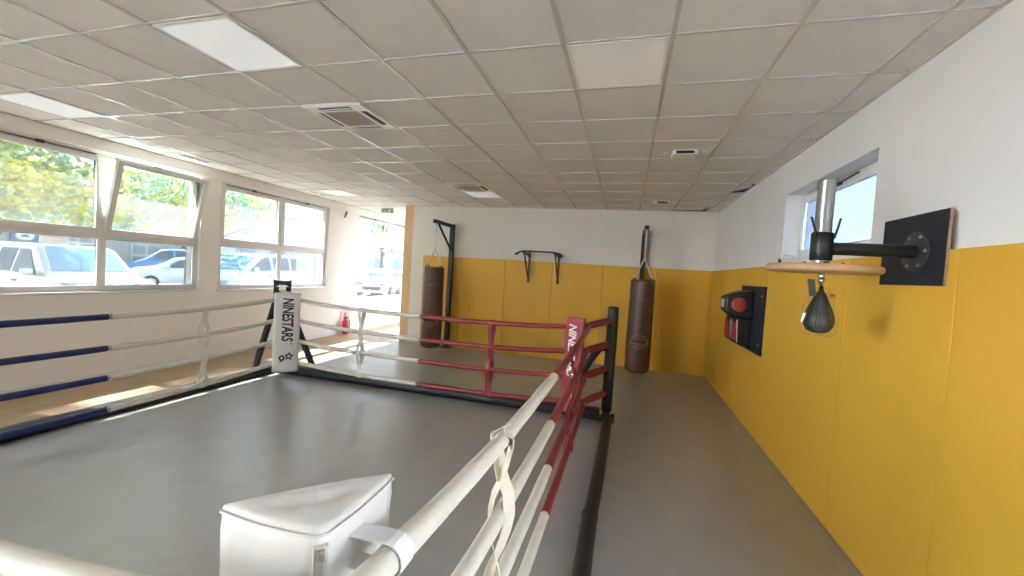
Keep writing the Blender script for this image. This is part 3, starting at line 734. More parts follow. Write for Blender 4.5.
pads['far'] = corner_pad((-4.69, 2.29), 1, -1, M['white_vinyl'], M['ink'], 'white corner pad with black NINESTARS lettering at the far corner by the windows')
pads['red'] = corner_pad((-0.57, 2.36), -1, -1, M['red_pad'], M['white_ink'], 'red corner pad with white NINESTARS lettering at the far right corner')
pads['near'] = corner_pad((-0.636, -1.812), -1, 1, M['white_vinyl'], M['ink'], 'white corner pad with zipper in the near corner, bottom of the photo', zipped=True)
# straps that tie the pads to the ropes
def pad_strap(pad, ropept, axis, face, z, m):
    s_ = MB(); x, y = ropept; r = RR+0.006; pts = []
    d = Vector((face[0]-x, face[1]-y, 0)).normalized()
    base = Vector((x, y, z))
    a0 = Vector((face[0], face[1], z+0.03)); a1 = Vector((face[0], face[1], z-0.03))
    pts.append(a0)
    for k in range(9):
        an = PI/2+PI*k/8
        pts.append(base+d*math.cos(an)*r+Vector((0, 0, math.sin(an)*r)))
    pts.append(a1)
    s_.ribbon(pts, axis, 0.045, 0.003)
    s_.build('strap', m, pad[0], label='strap looped round the rope')
zt = [1.13-0.012, 0.845-0.012, 0.55-0.01, 0.25-0.01]
for z in zt:
    pad_strap(pads['near'], (RXN, -1.72), (0, 1, 0), (-0.640, -1.72), z+.045, M['white_strap'])
    pad_strap(pads['red'], (RX1, 2.22), (0, 1, 0), (-0.585, 2.22), z, M['red'])

# ------------------------------------------------------------------ punching bags and their stands
def bag_stand(x, label):
    t = thing('bag_stand', (x, 5.80, 0), label, 'bag stand', 'black punching bag stands')
    p = MB(); p.box((x-.045, 5.755, 0.012), (x+.045, 5.845, 2.66)); p.build('post', M['black_metal'], t, bevel=0.006)
    p = MB(); p.box((x-.11, 5.67, 0.0), (x+.11, 5.87, 0.014)); bp = p.build('base_plate', M['black_metal'], t)
    p = MB()
    for dx in (-.08, .08):
        for dy in (5.70, 5.845): p.lathe([(0.012, 0.014), (0.012, 0.03), (0.007, 0.034)], 6, T=Matrix.Translation((x+dx, dy, 0)))
    p.build('bolt', M['steel'], bp)
    p = MB(); p.box((x-.035, 4.93, 2.58), (x+.035, 5.80, 2.65)); p.build('arm', M['black_metal'], t, bevel=0.005)
    p = MB(); p.tube([(x, 5.10, 2.59), (x, 5.77, 2.10)], 0.028, 4, smooth=False); p.build('diagonal_strut', M['black_metal'], t)
    p = MB(); p.tube([(x+.012*math.cos(a), 4.99, 2.562+.026*math.sin(a)) for a in [k*PI/6 for k in range(12)]], 0.006, 6, closed=True); p.build('eye_bolt', M['steel'], t)
bag_stand(-3.82, 'black steel punching bag stand on the left of the back wall')
bag_stand(0.125, 'black steel punching bag stand behind the right-hand bag')
def link(mb, c, rot, L=0.034, w=0.013, r=0.0048):
    pts = []
    for k in range(12):
        a = 2*PI*k/12; u = w*math.cos(a); v_ = (L/2)*math.sin(a)
        pts.append((c[0]+u*math.cos(rot), c[1]+u*math.sin(rot), c[2]+v_))
    mb.tube(pts, r, 5, closed=True)
def punching_bag(x, y, label, rot, zt_=1.73, zb=0.13, r=0.205):
    t = thing('punching_bag', (x, y, zb), label, 'punching bag', 'brown leather punching bags')
    bd = MB(); T = Matrix.Translation((x, y, 0))
    prof = [(0.02, zb), (r*0.75, zb+.006), (r*0.93, zb+.03), (r*0.99, zb+.07), (r*1.02, zb+.4), (r*1.0, zb+.8), (r*0.97, zb+1.2), (r*0.97, zt_-.12), (r*0.955, zt_-.09), (r*0.97, zt_-.06), (r*0.95, zt_-.015), (r*0.88, zt_), (0.02, zt_-.004)]
    bd.lathe(prof, 40, T=T); body = bd.build('bag_body', M['leather'], t)
    sv = MB()
    for z in (zt_-.10, zb+.10):
        sv.tube([(x+(r*0.985 if z > 1 else r*1.005)*math.cos(k*PI/20), y+(r*0.985 if z > 1 else r*1.005)*math.sin(k*PI/20), z) for k in range(40)], 0.004, 6, closed=True)
    sv.build('seam', M['leather'], body)
    # hanging straps and chain
    zj = 2.08
    for k in range(4):
        a = rot+PI/4+k*PI/2; s_ = MB()
        q = Vector((x+math.cos(a)*r*0.97, y+math.sin(a)*r*0.97, zt_-.02))
        s_.ribbon([q+Vector((math.cos(a)*.008, math.sin(a)*.008, -.10)), q+Vector((math.cos(a)*.006, math.sin(a)*.006, 0.0)), q+Vector((-math.cos(a)*.01, -math.sin(a)*.01, .05))], (-math.sin(a), math.cos(a), 0), 0.035, 0.006)
        st = s_.build('bag_strap', M['leather'], t)
        c_ = MB(); top = Vector((x, y, zj)); q2 = q+Vector((0, 0, .05)); n = 14
        for i in range(n):
            c0 = q2.lerp(top, i/(n)); c1 = q2.lerp(top, (i+1.0)/n); d = (c1-c0); m_ = (c0+c1)/2
            u = d.normalized(); w = u.cross(Vector((0, 0, 1))).normalized(); w2 = u.cross(w)
            ww = w if i % 2 else w2
            c_.tube([m_+u*0.019*math.sin(2*PI*g/8)+ww*0.009*math.cos(2*PI*g/8) for g in range(8)], 0.0055, 5, closed=True)
        c_.build('chain_leg', M['chrome'], t)
    ch = MB(); n = 17
    for i in range(n): link(ch, (x, y, zj+(2.545-zj)*(i+.5)/n), (i % 2)*PI/2)
    ch.build('chain', M['chrome'], t)
    # printed emblem on the side facing the ring
    fa = rot
    def onbag(u, z, off=0.0015):   # u = metres round the circumference
        rr = r*(1.02 if z < 1.0 else 0.99)+off; a = fa+u/r
        return Vector((x+rr*math.cos(a), y+rr*math.sin(a), z))
    em = MB(); ctr = 0.68
    def line(pts, rad=0.0035): em.tube([onbag(*p) for p in pts], rad, 5)
    el = [(0.150*math.cos(k*PI/16), ctr+0.115*math.sin(k*PI/16)) for k in range(33)]; line(el)
    el = [(0.134*math.cos(k*PI/16), ctr+0.100*math.sin(k*PI/16)) for k in range(33)]; line(el, 0.002)
    for z in (ctr-.035, ctr+.045): line([(-.13+.026*k, z) for k in range(11)])
    line([(-.13, ctr-.035), (-.13, ctr+.045)]); line([(.13, ctr-.035), (.13, ctr+.045)])
    for k in range(7): line([(-.04+.0133*k, ctr-.045), (-.06+.02*k, ctr-.075)], 0.0022)
    em.build('emblem', M['gold'], body, label='faded gold oval emblem')
    em = MB()
    for k in range(5):   # block letters too faint to read
        u0 = -.10+.043*k
        for a_, b_ in (((u0, ctr-.022), (u0, ctr+.030)), ((u0, ctr+.030), (u0+.022, ctr+.030)), ((u0+.022, ctr+.030), (u0+.022, ctr-.022))): line([a_, b_], 0.0042)
    em.build('emblem_bars', M['dark_print'], body)
    em = MB()
    for k in range(6):
        u0 = -.08+.028*k; line([(u0, 1.36), (u0+.012, 1.40), (u0+.018, 1.36)], 0.002)
    em.build('faint_print', M['gold'], body)
punching_bag(-3.80, 4.99, 'brown leather punching bag hanging on the left, beside the white strip of back wall', R(-74))
punching_bag(0.125, 4.99, 'brown leather punching bag hanging on the right, beyond the red ring corner', R(-90))

# ------------------------------------------------------------------ pull-up bar
t = thing('pull_up_bar', (-1.80, YB-0.035, 1.55), 'black wall-mounted pull-up bar with two brackets at the top of the back wall mats', 'pull-up bar')
yw = YB-0.035
for x in (-2.10, -1.49):
    p = MB()
    p.box((x-.022, yw-.012, 1.53), (x+.022, yw, 2.16))
    p.prism([(yw-.01, 2.13), (5.30, 2.13), (5.30, 2.09), (yw-.01, 2.06)], x-.016, x+.016, T=frame_T((0, 0, 0), (0, 1, 0), (0, 0, 1)))
    bo = p.build('bracket', M['black_metal'], t)
    p = MB(); p.tube([(x, yw-.02, 1.58), (x, 5.42, 2.08)], 0.016, 8); p.build('strut', M['black_metal'], bo)
    p = MB(); p.cbox((x+.035, yw-.2, 2.06), (0.05, 0.09, 0.05)); p.build('clamp', M['black_metal'], bo)
p = MB(); p.tube([(-2.22, 5.24, 2.07), (-2.14, 5.26, 2.125), (-2.05, 5.27, 2.135), (-1.55, 5.27, 2.135), (-1.45, 5.26, 2.125), (-1.34, 5.24, 2.07)], 0.016, 10); bo = p.build('bar', M['black_metal'], t)
p = MB(); p.tube([(-2.24, 5.235, 2.06), (-2.17, 5.25, 2.105)], 0.02, 10); p.build('grip', M['black_pad'], bo)
p = MB(); p.tube([(-1.32, 5.235, 2.06), (-1.40, 5.25, 2.105)], 0.02, 10); p.build('grip', M['black_pad'], bo)

# ------------------------------------------------------------------ speed bag platform and bag
sx, sy = 0.905, 0.33
fx = XR-0.035
t = thing('speed_bag_platform', (fx, sy, 1.78), 'wall-mounted speed bag platform with round plywood board and black arm', 'speed bag platform')
p = MB(); p.box((fx-.012, 0.115, 1.783), (fx-.001, 0.645, 2.170)); bo = p.build('backing_board', M['ply_edge'], t, label='plywood backing board')
p = MB(); p.box((fx-.016, 0.117, 1.784), (fx-.0121, 0.643, 2.168)); p.build('face_plate', M['plate_black'], bo, bevel=0.001, label='black square face plate')
p = MB(); Tf = frame_T((fx-.022, sy+.03, 1.97), (0, 1, 0), (0, 0, 1)); Tf = Tf @ Matrix.Rotation(PI, 4, 'Y')
p.lathe([(0.11, 0.0005), (0.11, 0.008), (0.106, 0.010)], 36, T=frame_T((fx-.016, sy, 1.965), (0, 0, 1), (0, 1, 0)))
fl = p.build('flange', mat('dark_grey_steel', (0.055, 0.058, 0.062), 0.38, metal=0.5), t, label='round grey mounting flange')
p = MB()
for k in range(6):
    a = PI/6+k*PI/3; p.lathe([(0.010, 0.008), (0.010, 0.015), (0.006, 0.018)], 6, T=frame_T((fx-.016, sy, 1.965), (0, 0, 1), (0, 1, 0)) @ Matrix.Translation((0.088*math.cos(a), 0.088*math.sin(a), 0)))
p.build('bolt', M['steel'], fl)
p = MB(); p.tube([(fx-.030, sy, 1.965), (sx+.045, sy, 1.965)], 0.036, 24); p.build('arm_tube', M['black_metal'], t)
p = MB(); p.lathe([(0.050, 1.895), (0.054, 1.90), (0.054, 2.045), (0.050, 2.052), (0.040, 2.052)], 32, T=Matrix.Translation((sx, sy, 0))); p.build('collar', M['black_metal'], t)
p = MB(); prof = [(0.030, 1.868)]
z = 1.870
while z < 2.350: prof += [(0.0425, z), (0.0425, z+.007), (0.0415, z+.009)]; z += 0.012
prof += [(0.038, z+.002)]
p.lathe(prof, 32, T=Matrix.Translation((sx, sy, 0))); p.build('threaded_pipe', M['steel'], t, label='grey threaded steel pipe')
for dx, h_, s_ in ((-1, 0.080, 0.030), (1, 0.075, 0.012)):
    p = MB(); p.tube([(sx+dx*0.045, sy-.03, 2.02), (sx+dx*0.050, sy-.040, 2.055), (sx+dx*(0.050+s_), sy-.05, 2.055+h_)], [.008, .007, .006], 8); p.build('locking_lever', M['black_metal'], t)
p = MB(); p.lathe([(0.245, 1.826), (0.265, 1.829), (0.272, 1.840), (0.272, 1.856), (0.265, 1.866), (0.25, 1.868)], 64, T=Matrix.Translation((sx+.01, sy, 0)))
bd = p.build('board', M['ply'], t, label='round plywood rebound board')
p = MB()
for k in range(6):
    a = k*PI/3+.3; p.lathe([(0.009, 1.868), (0.009, 1.880), (0.005, 1.884)], 6, T=Matrix.Translation((sx+.01+.10*math.cos(a), sy+.10*math.sin(a), 0)))
p.build('bolt', M['black_metal'], bd)
p = MB(); p.lathe([(0.028, 1.834), (0.028, 1.828), (0.014, 1.824), (0.014, 1.792), (0.018, 1.788), (0.018, 1.776), (0.010, 1.770), (0.008, 1.752)][::-1], 20, T=Matrix.Translation((sx+.015, sy, 0))); p.build('swivel', M['chrome'], t, label='chrome ball swivel')

bx = sx+0.018
t = thing('speed_bag', (bx, sy, 1.49), 'black teardrop speed bag still in clear plastic wrap, hanging under the round board', 'speed bag')
p = MB(); p.lathe([(0.004, 1.479), (0.032, 1.482), (0.055, 1.495), (0.072, 1.522), (0.076, 1.552), (0.070, 1.590), (0.056, 1.628), (0.040, 1.665), (0.028, 1.700), (0.013, 1.722), (0.010, 1.750)], 32, T=Matrix.Translation((bx, sy, 0)))
body = p.build('bladder', M['black_leather'], t)
p = MB()
for k in range(6):
    a = k*PI/3; p.tube([(bx+q*math.cos(a), sy+q*math.sin(a), z) for q, z in ((0.056, 1.495), (0.073, 1.522), (0.077, 1.552), (0.071, 1.590), (0.057, 1.628), (0.041, 1.665), (0.029, 1.700))], 0.0016, 5)
p.build('seam', M['black_leather'], body)
p = MB(); p.ribbon([(bx-.066, sy-.03, 1.785), (bx-.058, sy-.03, 1.74), (bx-.050, sy-.03, 1.69)], (1, -.3, 0), 0.034, 0.004); p.build('hang_tag', M['dark_plastic'], t, label='black tag beside the neck')
random.seed(4)
p = MB(); vs = []; rings = [(0.060, 1.466), (0.084, 1.482), (0.092, 1.53), (0.087, 1.59), (0.072, 1.64), (0.062, 1.68), (0.050, 1.710), (0.055, 1.728), (0.062, 1.742)]; N = 28
for r_, z in rings:
    for k in range(N):
        q = r_*(1+random.uniform(-.09, .09)); vs.append((bx+q*math.cos(2*PI*k/N), sy+q*math.sin(2*PI*k/N), z+random.uniform(-.004, .004)))
p.add(vs, [(i*N+k, i*N+(k+1) % N, (i+1)*N+(k+1) % N, (i+1)*N+k) for i in range(len(rings)-1) for k in range(N)]+[tuple(range(N))], 0, False)
p.build('plastic_wrap', M['wrap'], t, label='crinkled clear plastic wrap')
p = MB(); p.cbox((bx+.045, sy-.03, 1.70), (0.026, 0.002, 0.016), T=Matrix.Identity(4)); p.build('sticker', M['target_red'], t, label='small red sticker')

# ------------------------------------------------------------------ boxing target on the right wall
t = thing('boxing_target', (fx, 3.38, 0.93), 'black and red wall-mounted boxing target on a black plate on the right wall', 'boxing target')
p = MB(); p.box((fx-.022, 2.76, 0.945), (fx-.001, 3.71, 1.732)); p.build('wall_plate', M['plate_black'], t, bevel=0.004)
p = MB()
for y_ in (2.83, 3.64):
    for z_ in (1.06, 1.62): p.lathe([(0.012, 0), (0.012, 0.010), (0.006, 0.013)], 8, T=frame_T((fx-.022, y_, z_), (0, 0, 1), (0, 1, 0)))
p.build('bolt', M['steel'], t)
TT = frame_T((0, 0, 0), (1, 0, 0), (0, 0, 1))   # prism in xz, extruded along -y
def xz(poly, ya, yb, m, nm, par, lab=None, bev=0.0):
    q = MB(); q.prism(poly, -yb, -ya, T=TT); return q.build(nm, m, par, bevel=bev, label=lab)
head = xz([(fx-.023, 1.68), (1.19, 1.655), (1.035, 1.585), (1.040, 1.410), (1.12, 1.350), (fx-.023, 1.335)], 3.12, 3.42, M['black_leather'], 'head_pad', t, None, 0.02)
for ya, nm in ((3.116, 1), (3.424, -1)):
    q = MB(); q.lathe([(0.086, 0.0), (0.086, 0.006), (0.078, 0.010)], 32, T=frame_T((1.185, ya, 1.495), (1, 0, 0), (0, 0, 1 if nm == 1 else -1))); q.build('side_target', M['target_red'], head, label='red round side target')
q = MB(); q.box((1.029, 3.20, 1.45), (1.036, 3.33, 1.55)); q.build('front_label', M['white_ink'], head, label='small white label on the nose')
xz([(fx-.023, 1.33), (1.11, 1.34), (1.11, 1.06), (1.20, 1.01), (fx-.023, 0.955)], 3.14, 3.40, M['black_leather'], 'lower_pad', t, None, 0.015)
lo = xz([(1.100, 1.30), (1.108, 1.30), (1.108, 1.09), (1.100, 1.10)], 3.16, 3.38, M['target_red'], 'front_target', t, 'red front target')
xz([(1.12, 1.30), (1.17, 1.28), (1.185, 1.05), (1.13, 1.08)], 3.130, 3.139, M['target_red'], 'side_stripe', t, 'red side stripe')
xz([(1.172, 1.31), (1.186, 1.31), (1.198, 1.03), (1.188, 1.03)], 3.128, 3.139, M['white_ink'], 'side_stripe', t, 'white highlight painted down the lower pad')  # a highlight on the lower pad, put in as white colour

# ------------------------------------------------------------------ outdoors
GZ = -0.15
b = MB(); b.box((-60, -0.6, GZ-0.2), (XL-0.28, 60, GZ)); b.box((-60, -30, GZ-0.2), (XL-0.28, -0.6, GZ), 1); b.box((XR+0.28, -30, GZ-0.2), (20, 60, GZ), 1); b.box((XL-0.28, -30, GZ-0.2), (XR+0.28, YR-0.25, GZ)); b.box((XL-0.28, YF+0.25, GZ-0.2), (XR+0.28, 60, GZ)); b.box((-4.6, YB+0.25, GZ-0.2), (XR+0.28, YF+0.25, GZ)); struct(b.build('ground', [M['asphalt'], mat('bounce_cut_ground', (0.085, 0.078, 0.072), 0.95, noise=0.3, nscale=2)]))  # dark second material: unseen ground added to cut bounce onto the ceiling

def car(name, loc, rz, label, paint, prof, W, zb, wins, ws, wheels, group='cars parked outside', lamps=True, chev=False, L=None, shield=None):
    """nose points along local +X, origin on the ground below the front bumper"""
    t = thing(name, loc, label, 'car', group, rz)
    hw = W/2; m = MB(); vs = []; N = 12
    for (x, ztop, wr, zlow) in prof:
        zbb = min(zb, ztop-0.03)
        nose = 1.0 if ztop > 0.95 else 0.94
        w = hw*nose; wt = hw*wr*nose
        half = [(w*0.92, zlow), (w, zlow+.12), (w*1.0, (zlow+zbb)/2), (w*0.985, zbb), (wt, ztop-.06), (wt*0.86, ztop)]
        for y_, z_ in half: vs.append((x, y_, z_))
        for y_, z_ in reversed(half): vs.append((x, -y_, z_))
    n = len(prof)
    fs = [(i*N+k, i*N+(k+1) % N, (i+1)*N+(k+1) % N, (i+1)*N+k) for i in range(n-1) for k in range(N)]
    fs += [tuple(range(N)), tuple((n-1)*N+k for k in reversed(range(N)))]
    m.add(vs, fs, 0, True); body = m.build('body', paint, t, local=True)
    mod = body.modifiers.new('E', 'EDGE_SPLIT'); mod.split_angle = R(38)
    def interp(x):
        for i in range(n-1):
            a, c = prof[i], prof[i+1]
            if a[0] >= x >= c[0]:
                f_ = (a[0]-x)/(a[0]-c[0]); return a[1]+(c[1]-a[1])*f_, a[2]+(c[2]-a[2])*f_
        return prof[-1][1], prof[-1][2]
    def side(x, u, sg):   # u 0 belt .. 1 roof edge
        zt_, wr = interp(x); z_ = zb+(zt_-.06-zb)*u; y_ = (hw*0.985)+(hw*wr-hw*0.985)*u
        return (x, sg*(y_+0.008), z_)
    for poly in wins:
        for sg in (1, -1):
            g = MB(); pts = [side(x, u, sg) for x, u in poly]; inn = [(p[0], p[1]-sg*.006, p[2]) for p in pts]; k = len(pts)
            g.add(pts+inn, [tuple(range(k)), tuple(range(2*k-1, k-1, -1))]+[(i, (i+1) % k, k+(i+1) % k, k+i) for i in range(k)]); g.build('side_window', M['car_glass'], t, local=True)
    (xa, za, wa), (xb, zb2, wb) = ws
    nn = Vector((za-zb2, 0, xb-xa)).normalized()
    if nn.z < 0: nn = -nn
    g = MB(); pts = [Vector((xa, -wa, za)), Vector((xa, wa, za)), Vector((xb, wb, zb2)), Vector((xb, -wb, zb2))]
    g.add([p+nn*.012 for p in pts]+[p-nn*.004 for p in pts], [(0,1,2,3),(7,6,5,4),(0,4,5,1),(1,5,6,2),(2,6,7,3),(3,7,4,0)]); g.build('windshield', shield or M['windshield'], t, local=True)
    r = 0.31
    for x in wheels:
        for sg in (1, -1):
            Tw = frame_T((x, sg*(hw-0.20), r), (1, 0, 0), (0, 0, -sg) if sg == 1 else (0, 0, 1))
            w_ = MB(); w_.lathe([(0.19, 0.0), (r-.02, 0.0), (r, 0.03), (r, 0.19), (r-.02, 0.212), (0.20, 0.214)], 24, T=Tw)
            wo = w_.build('wheel', M['tyre'], t, local=True)
            w_ = MB(); w_.lathe([(0.05, 0.215), (0.19, 0.213), (0.195, 0.222), (0.17, 0.218)], 16, T=Tw); w_.lathe([(0.05, .214), (0.05, .228), (0.03, .232)], 10, T=Tw)
            for k in range(5): w_.box((-.02, .04, .212), (.02, .185, .224), T=Tw @ Matrix.Rotation(k*2*PI/5, 4, 'Z'))
            w_.build('rim', M['rim'], wo, local=True)
    if lamps:
        for sg in (1, -1):
            l = MB(); l.prism([(0.02, sg*hw*.90), (0.005, sg*hw*.50), (-.10, sg*hw*.52), (-.34, sg*hw*.945)] if sg == 1 else [(-.34, -hw*.945), (-.10, -hw*.52), (0.005, -hw*.50), (0.02, -hw*.90)], prof[1][1]-.17, prof[1][1]+.02)
            l.build('headlight', M['lamp'], t, local=True, bevel=0.02)
            mr = MB(); mr.cbox((ws[0][0]-.35, sg*(hw+.10), zb+.08), (0.12, 0.20, 0.16)); mr.build('mirror', paint, t, local=True, bevel=0.03)
            dh = MB(); dh.cbox((ws[0][0]-1.25, sg*(hw+.006), zb-.16), (0.18, 0.02, 0.035)); dh.build('door_handle', M['dark_plastic'], t, local=True)
        gr = MB(); gr.box((-0.02, -hw*.55, 0.42), (0.03, hw*.55, 0.60)); gr.build('grille', M['dark_plastic'], t, local=True, bevel=0.01)
        bm_ = MB(); bm_.box((-0.04, -hw*.86, 0.27), (0.06, hw*.86, 0.42)); bm_.build('bumper', paint, t, local=True, bevel=0.03)
    if chev:
        c_ = MB()
        for z_ in (0.95, 0.88): c_.tube([(0.03, -.17, z_-.06), (0.05, 0, z_+.02), (0.03, .17, z_-.06)], 0.014, 6)
        c_.tube([(0.02, -hw*.5, .90), (0.035, -.17, .90)], .010, 6); c_.tube([(0.02, hw*.5, .90), (0.035, .17, .90)], .010, 6)
        c_.build('chevron_badge', M['chrome'], t, local=True)
    return t
van_prof = [(0.0, 0.78, 0.80, 0.30), (-0.05, 0.98, 0.86, 0.28), (-0.25, 1.08, 0.90, 0.26), (-0.75, 1.17, 0.92, 0.25), (-0.85, 1.19, 0.93, 0.25), (-1.55, 1.80, 0.80, 0.25), (-1.9, 1.84, 0.79, 0.25), (-3.2, 1.85, 0.79, 0.25), (-4.1, 1.81, 0.78, 0.27), (-4.32, 1.55, 0.82, 0.30), (-4.38, 0.9, 0.9, 0.32)]
van_wins = [[(-1.22, .10), (-1.80, .88), (-2.28, .88), (-2.32, .06), (-1.35, .02)], [(-2.42, .06), (-2.40, .88), (-3.25, .88), (-3.25, .06)], [(-3.38, .06), (-3.38, .88), (-4.0, .84), (-4.08, .10)]]
car('van', (-12.0, 4.55, GZ), R(-6), 'white van with chevron badge parked nose to the building outside the first window', M['car_white'], van_prof, 1.82, 1.10, van_wins, ((-0.90, 1.235, .72), (-1.54, 1.785, .62)), (-0.85, -3.55), chev=True)
mini_prof = [(0.0, 0.70, 0.80, 0.30), (-0.06, 0.90, 0.86, 0.28), (-0.3, 1.10, 0.9, 0.26), (-0.72, 1.25, 0.92, 0.25), (-1.5, 1.88, 0.82, 0.25), (-1.95, 1.97, 0.80, 0.25), (-3.4, 1.98, 0.80, 0.25), (-4.5, 1.94, 0.80, 0.27), (-4.72, 1.6, 0.84, 0.30), (-4.78, 0.9, 0.9, 0.32)]
mini_wins = [[(-0.98, .10), (-1.62, .88), (-2.05, .90), (-2.10, .05), (-1.1, .02)], [(-2.22, .05), (-2.20, .90), (-3.15, .90), (-3.15, .05)], [(-3.28, .05), (-3.28, .90), (-4.35, .88), (-4.42, .08)]]
car('minibus', (-14.9, 9.1, GZ), R(-84), 'pale blue-grey minibus parked sideways outside the second window', M['car_silver'], mini_prof, 1.9, 1.27, mini_wins, ((-0.78, 1.31, .76), (-1.46, 1.84, .68)), (-0.9, -3.8))
suv_prof = [(0.0, 0.68, 0.80, 0.30), (-0.06, 0.82, 0.86, 0.28), (-0.3, 0.95, 0.9, 0.26), (-1.0, 1.06, 0.92, 0.25), (-1.7, 1.50, 0.80, 0.25), (-2.2, 1.60, 0.78, 0.25), (-3.3, 1.58, 0.78, 0.25), (-4.1, 1.25, 0.84, 0.30), (-4.2, 0.85, 0.9, 0.32)]
suv_wins = [[(-1.30, .10), (-1.85, .86), (-2.45, .90), (-2.45, .05)], [(-2.55, .05), (-2.55, .90), (-3.25, .86), (-3.65, .12)]]
car('hatchback', (-23.2, 11.7, GZ), R(-120), 'small white hatchback seen from the side far out in the parking lot', M['car_white'], suv_prof, 1.75, 1.0, suv_wins, ((-1.06, 1.10, .68), (-1.66, 1.46, .60)), (-0.8, -3.3))
car('blue_van', (-28.5, 14.9, GZ), R(-125), 'blue van behind the white hatchback in the parking lot', M['car_blue'], mini_prof, 1.9, 1.27, mini_wins, ((-0.78, 1.31, .76), (-1.46, 1.84, .68)), (-0.9, -3.8))
car('estate_car', (-13.4, 17.0, GZ), R(-70), 'pale blue car parked outside the third window', M['car_silver'], suv_prof, 1.8, 1.0, suv_wins, ((-1.06, 1.10, .68), (-1.66, 1.46, .60)), (-0.8, -3.3))

# low shop building with its sign
t = thing('shop_building', (-31, 14, GZ), 'pale low shop building across the parking lot, with signs and windows', 'building', 'buildings across the parking lot')
p = MB(); p.box((-38, 2, GZ), (-30, 19, 3.6)); p.build('wall', M['facade'], t)
p = MB(); p.box((-38.4, 1.6, 3.6), (-29.6, 19.4, 3.95)); p.build('roof', M['roof_grey'], t)
def shopwin(y0, y1, z0, z1, nx=2):
    w = MB(); w.box((-30.04, y0, z0), (-29.98, y1, z1)); fo = w.build('window', M['sign_cream'], t)
    g = MB(); dy = (y1-y0)/nx
    for i in range(nx):
        for k in range(2):
            zm = (z0+z1)/2
            g.box((-29.985, y0+dy*i+.08, (z0 if k == 0 else zm)+.07), (-29.96, y0+dy*(i+1)-.08, (zm if k == 0 else z1)-.07))
    g.build('panes', M['facade_glass'], fo)
shopwin(16.0, 17.7, 0.6, 2.0, 2); shopwin(12.0, 14.1, 1.3, 2.35, 3); shopwin(6.0, 8.5, 0.8, 2.4, 3)
t = thing('shop_sign', (-29.95, 11.6, 1.9), 'blue shop sign with white oval emblem and faded red lettering panel on the shop front', 'sign')
p = MB(); p.box((-29.98, 10.75, 1.72), (-29.90, 11.75, 2.28)); so = p.build('sign_panel', M['sign_blue'], t)
p = MB(); Ts = frame_T((-29.895, 11.25, 2.0), (0, 1, 0), (0, 0, 1)); p.lathe([(0.27, 0), (0.27, 0.01)], 28, T=Ts @ Matrix.Scale(1.3, 4, (1, 0, 0)) @ Matrix.Scale(.85, 4, (0, 1, 0))); eo = p.build('emblem_disc', M['white_ink'], so)
p = MB(); p.prism([(-.16, -.06), (.16, -.06), (.14, .05), (.02, .10), (-.10, .06)], .011, .016, T=Ts); p.build('emblem_mark', M['sign_blue'], eo)
p = MB(); p.box((-29.98, 11.77, 1.72), (-29.90, 13.0, 2.28)); so = p.build('lettering_panel', M['sign_cream'], t)
p = MB()
for k in range(9): p.box((-29.90, 11.86+k*.12, 2.02), (-29.893, 11.94+k*.12, 2.16))
for k in range(11): p.box((-29.90, 11.86+k*.095, 1.82), (-29.893, 11.915+k*.095, 1.90))
p.build('faded_lettering', M['sign_red2'], so)
t = thing('low_wall_building', (-34, 26, GZ), 'pale blue building behind the minibus, seen through the second and third windows', 'building', 'buildings across the parking lot')
p = MB(); p.box((-40, 20, GZ), (-28, 52, 5.0)); p.build('wall', M['facade2'], t)
p = MB(); p.box((-40.3, 19.7, 5.0), (-27.7, 52.3, 5.3)); p.build('roof', M['roof_grey'], t)
for y_ in (21.5, 24.5, 27.5, 31, 35, 39, 43):
    w = MB(); w.box((-28.02, y_, 0.9), (-27.96, y_+1.5, 2.4)); w.build('window', M['facade_glass'], t)

# trees
def tree(x, y, h, cr, label, seed, n=3800, zb=2.2, m='leaf', tr=0.13, ls=0.085):
    random.seed(seed)
    t = thing('tree', (x, y, GZ), label, 'tree', 'trees along the parking lot')
    p = MB(); p.tube([(x, y, GZ), (x+.05, y+.03, GZ+1.6), (x-.04, y+.08, GZ+3.2), (x+.1, y, h*.75)], [tr, tr*.85, tr*.7, tr*.3], 10)
    for k in range(7):
        a = k*2.4; z0 = 2.2+k*.45
        p.tube([(x, y, z0), (x+math.cos(a)*cr*.35, y+math.sin(a)*cr*.35, z0+.6), (x+math.cos(a)*cr*.75, y+math.sin(a)*cr*.75, z0+1.0)], [tr*.45, tr*.3, tr*.12], 6)
    p.build('trunk', M['bark'], t)
    cl = []
    for k in range(60):
        a = random.uniform(0, 2*PI); rr = cr*math.sqrt(random.random())*.95; f = random.random()
        f = f*0.35 if k % 2 else f
        cl.append((x+rr*math.cos(a), y+rr*math.sin(a), zb+.4+(h-zb-.8)*f, random.uniform(.5, 1.05)))
    vs = []; fs = []
    for i in range(n):
        c_ = random.choice(cl)
        d = Vector((random.gauss(0, 1), random.gauss(0, 1), random.gauss(0, .8))).normalized()*c_[3]*random.random()**.4
        c0 = Vector(c_[:3])+d
        if c0.z < zb: c0.z = zb+random.random()*.5
        u = Vector((random.gauss(0, 1), random.gauss(0, 1), random.gauss(0, 1))).normalized(); w = u.orthogonal().normalized(); s_ = random.uniform(.7, 1.3)*ls
        o_ = len(vs); vs += [c0-u*s_, c0+w*s_*.6, c0+u*s_, c0-w*s_*.6]; fs.append((o_, o_+1, o_+2, o_+3))
    q = MB(); q.add(vs, fs); q.build('crown', M[m], t)
tree(-14.2, -1.2, 13.4, 2.7, 'tall leafy yellow-green tree outside the left part of the first window', 1, 15000, zb=1.9)
tree(-13.6, 2.7, 13.6, 3.1, 'tall leafy yellow-green tree outside the right part of the first window', 2, 15000, zb=1.9)
tree(-16.5, 9.55, 8.5, 2.6, 'leafy tree outside the left half of the second window', 3, 7500, m='leaf2', zb=2.3)
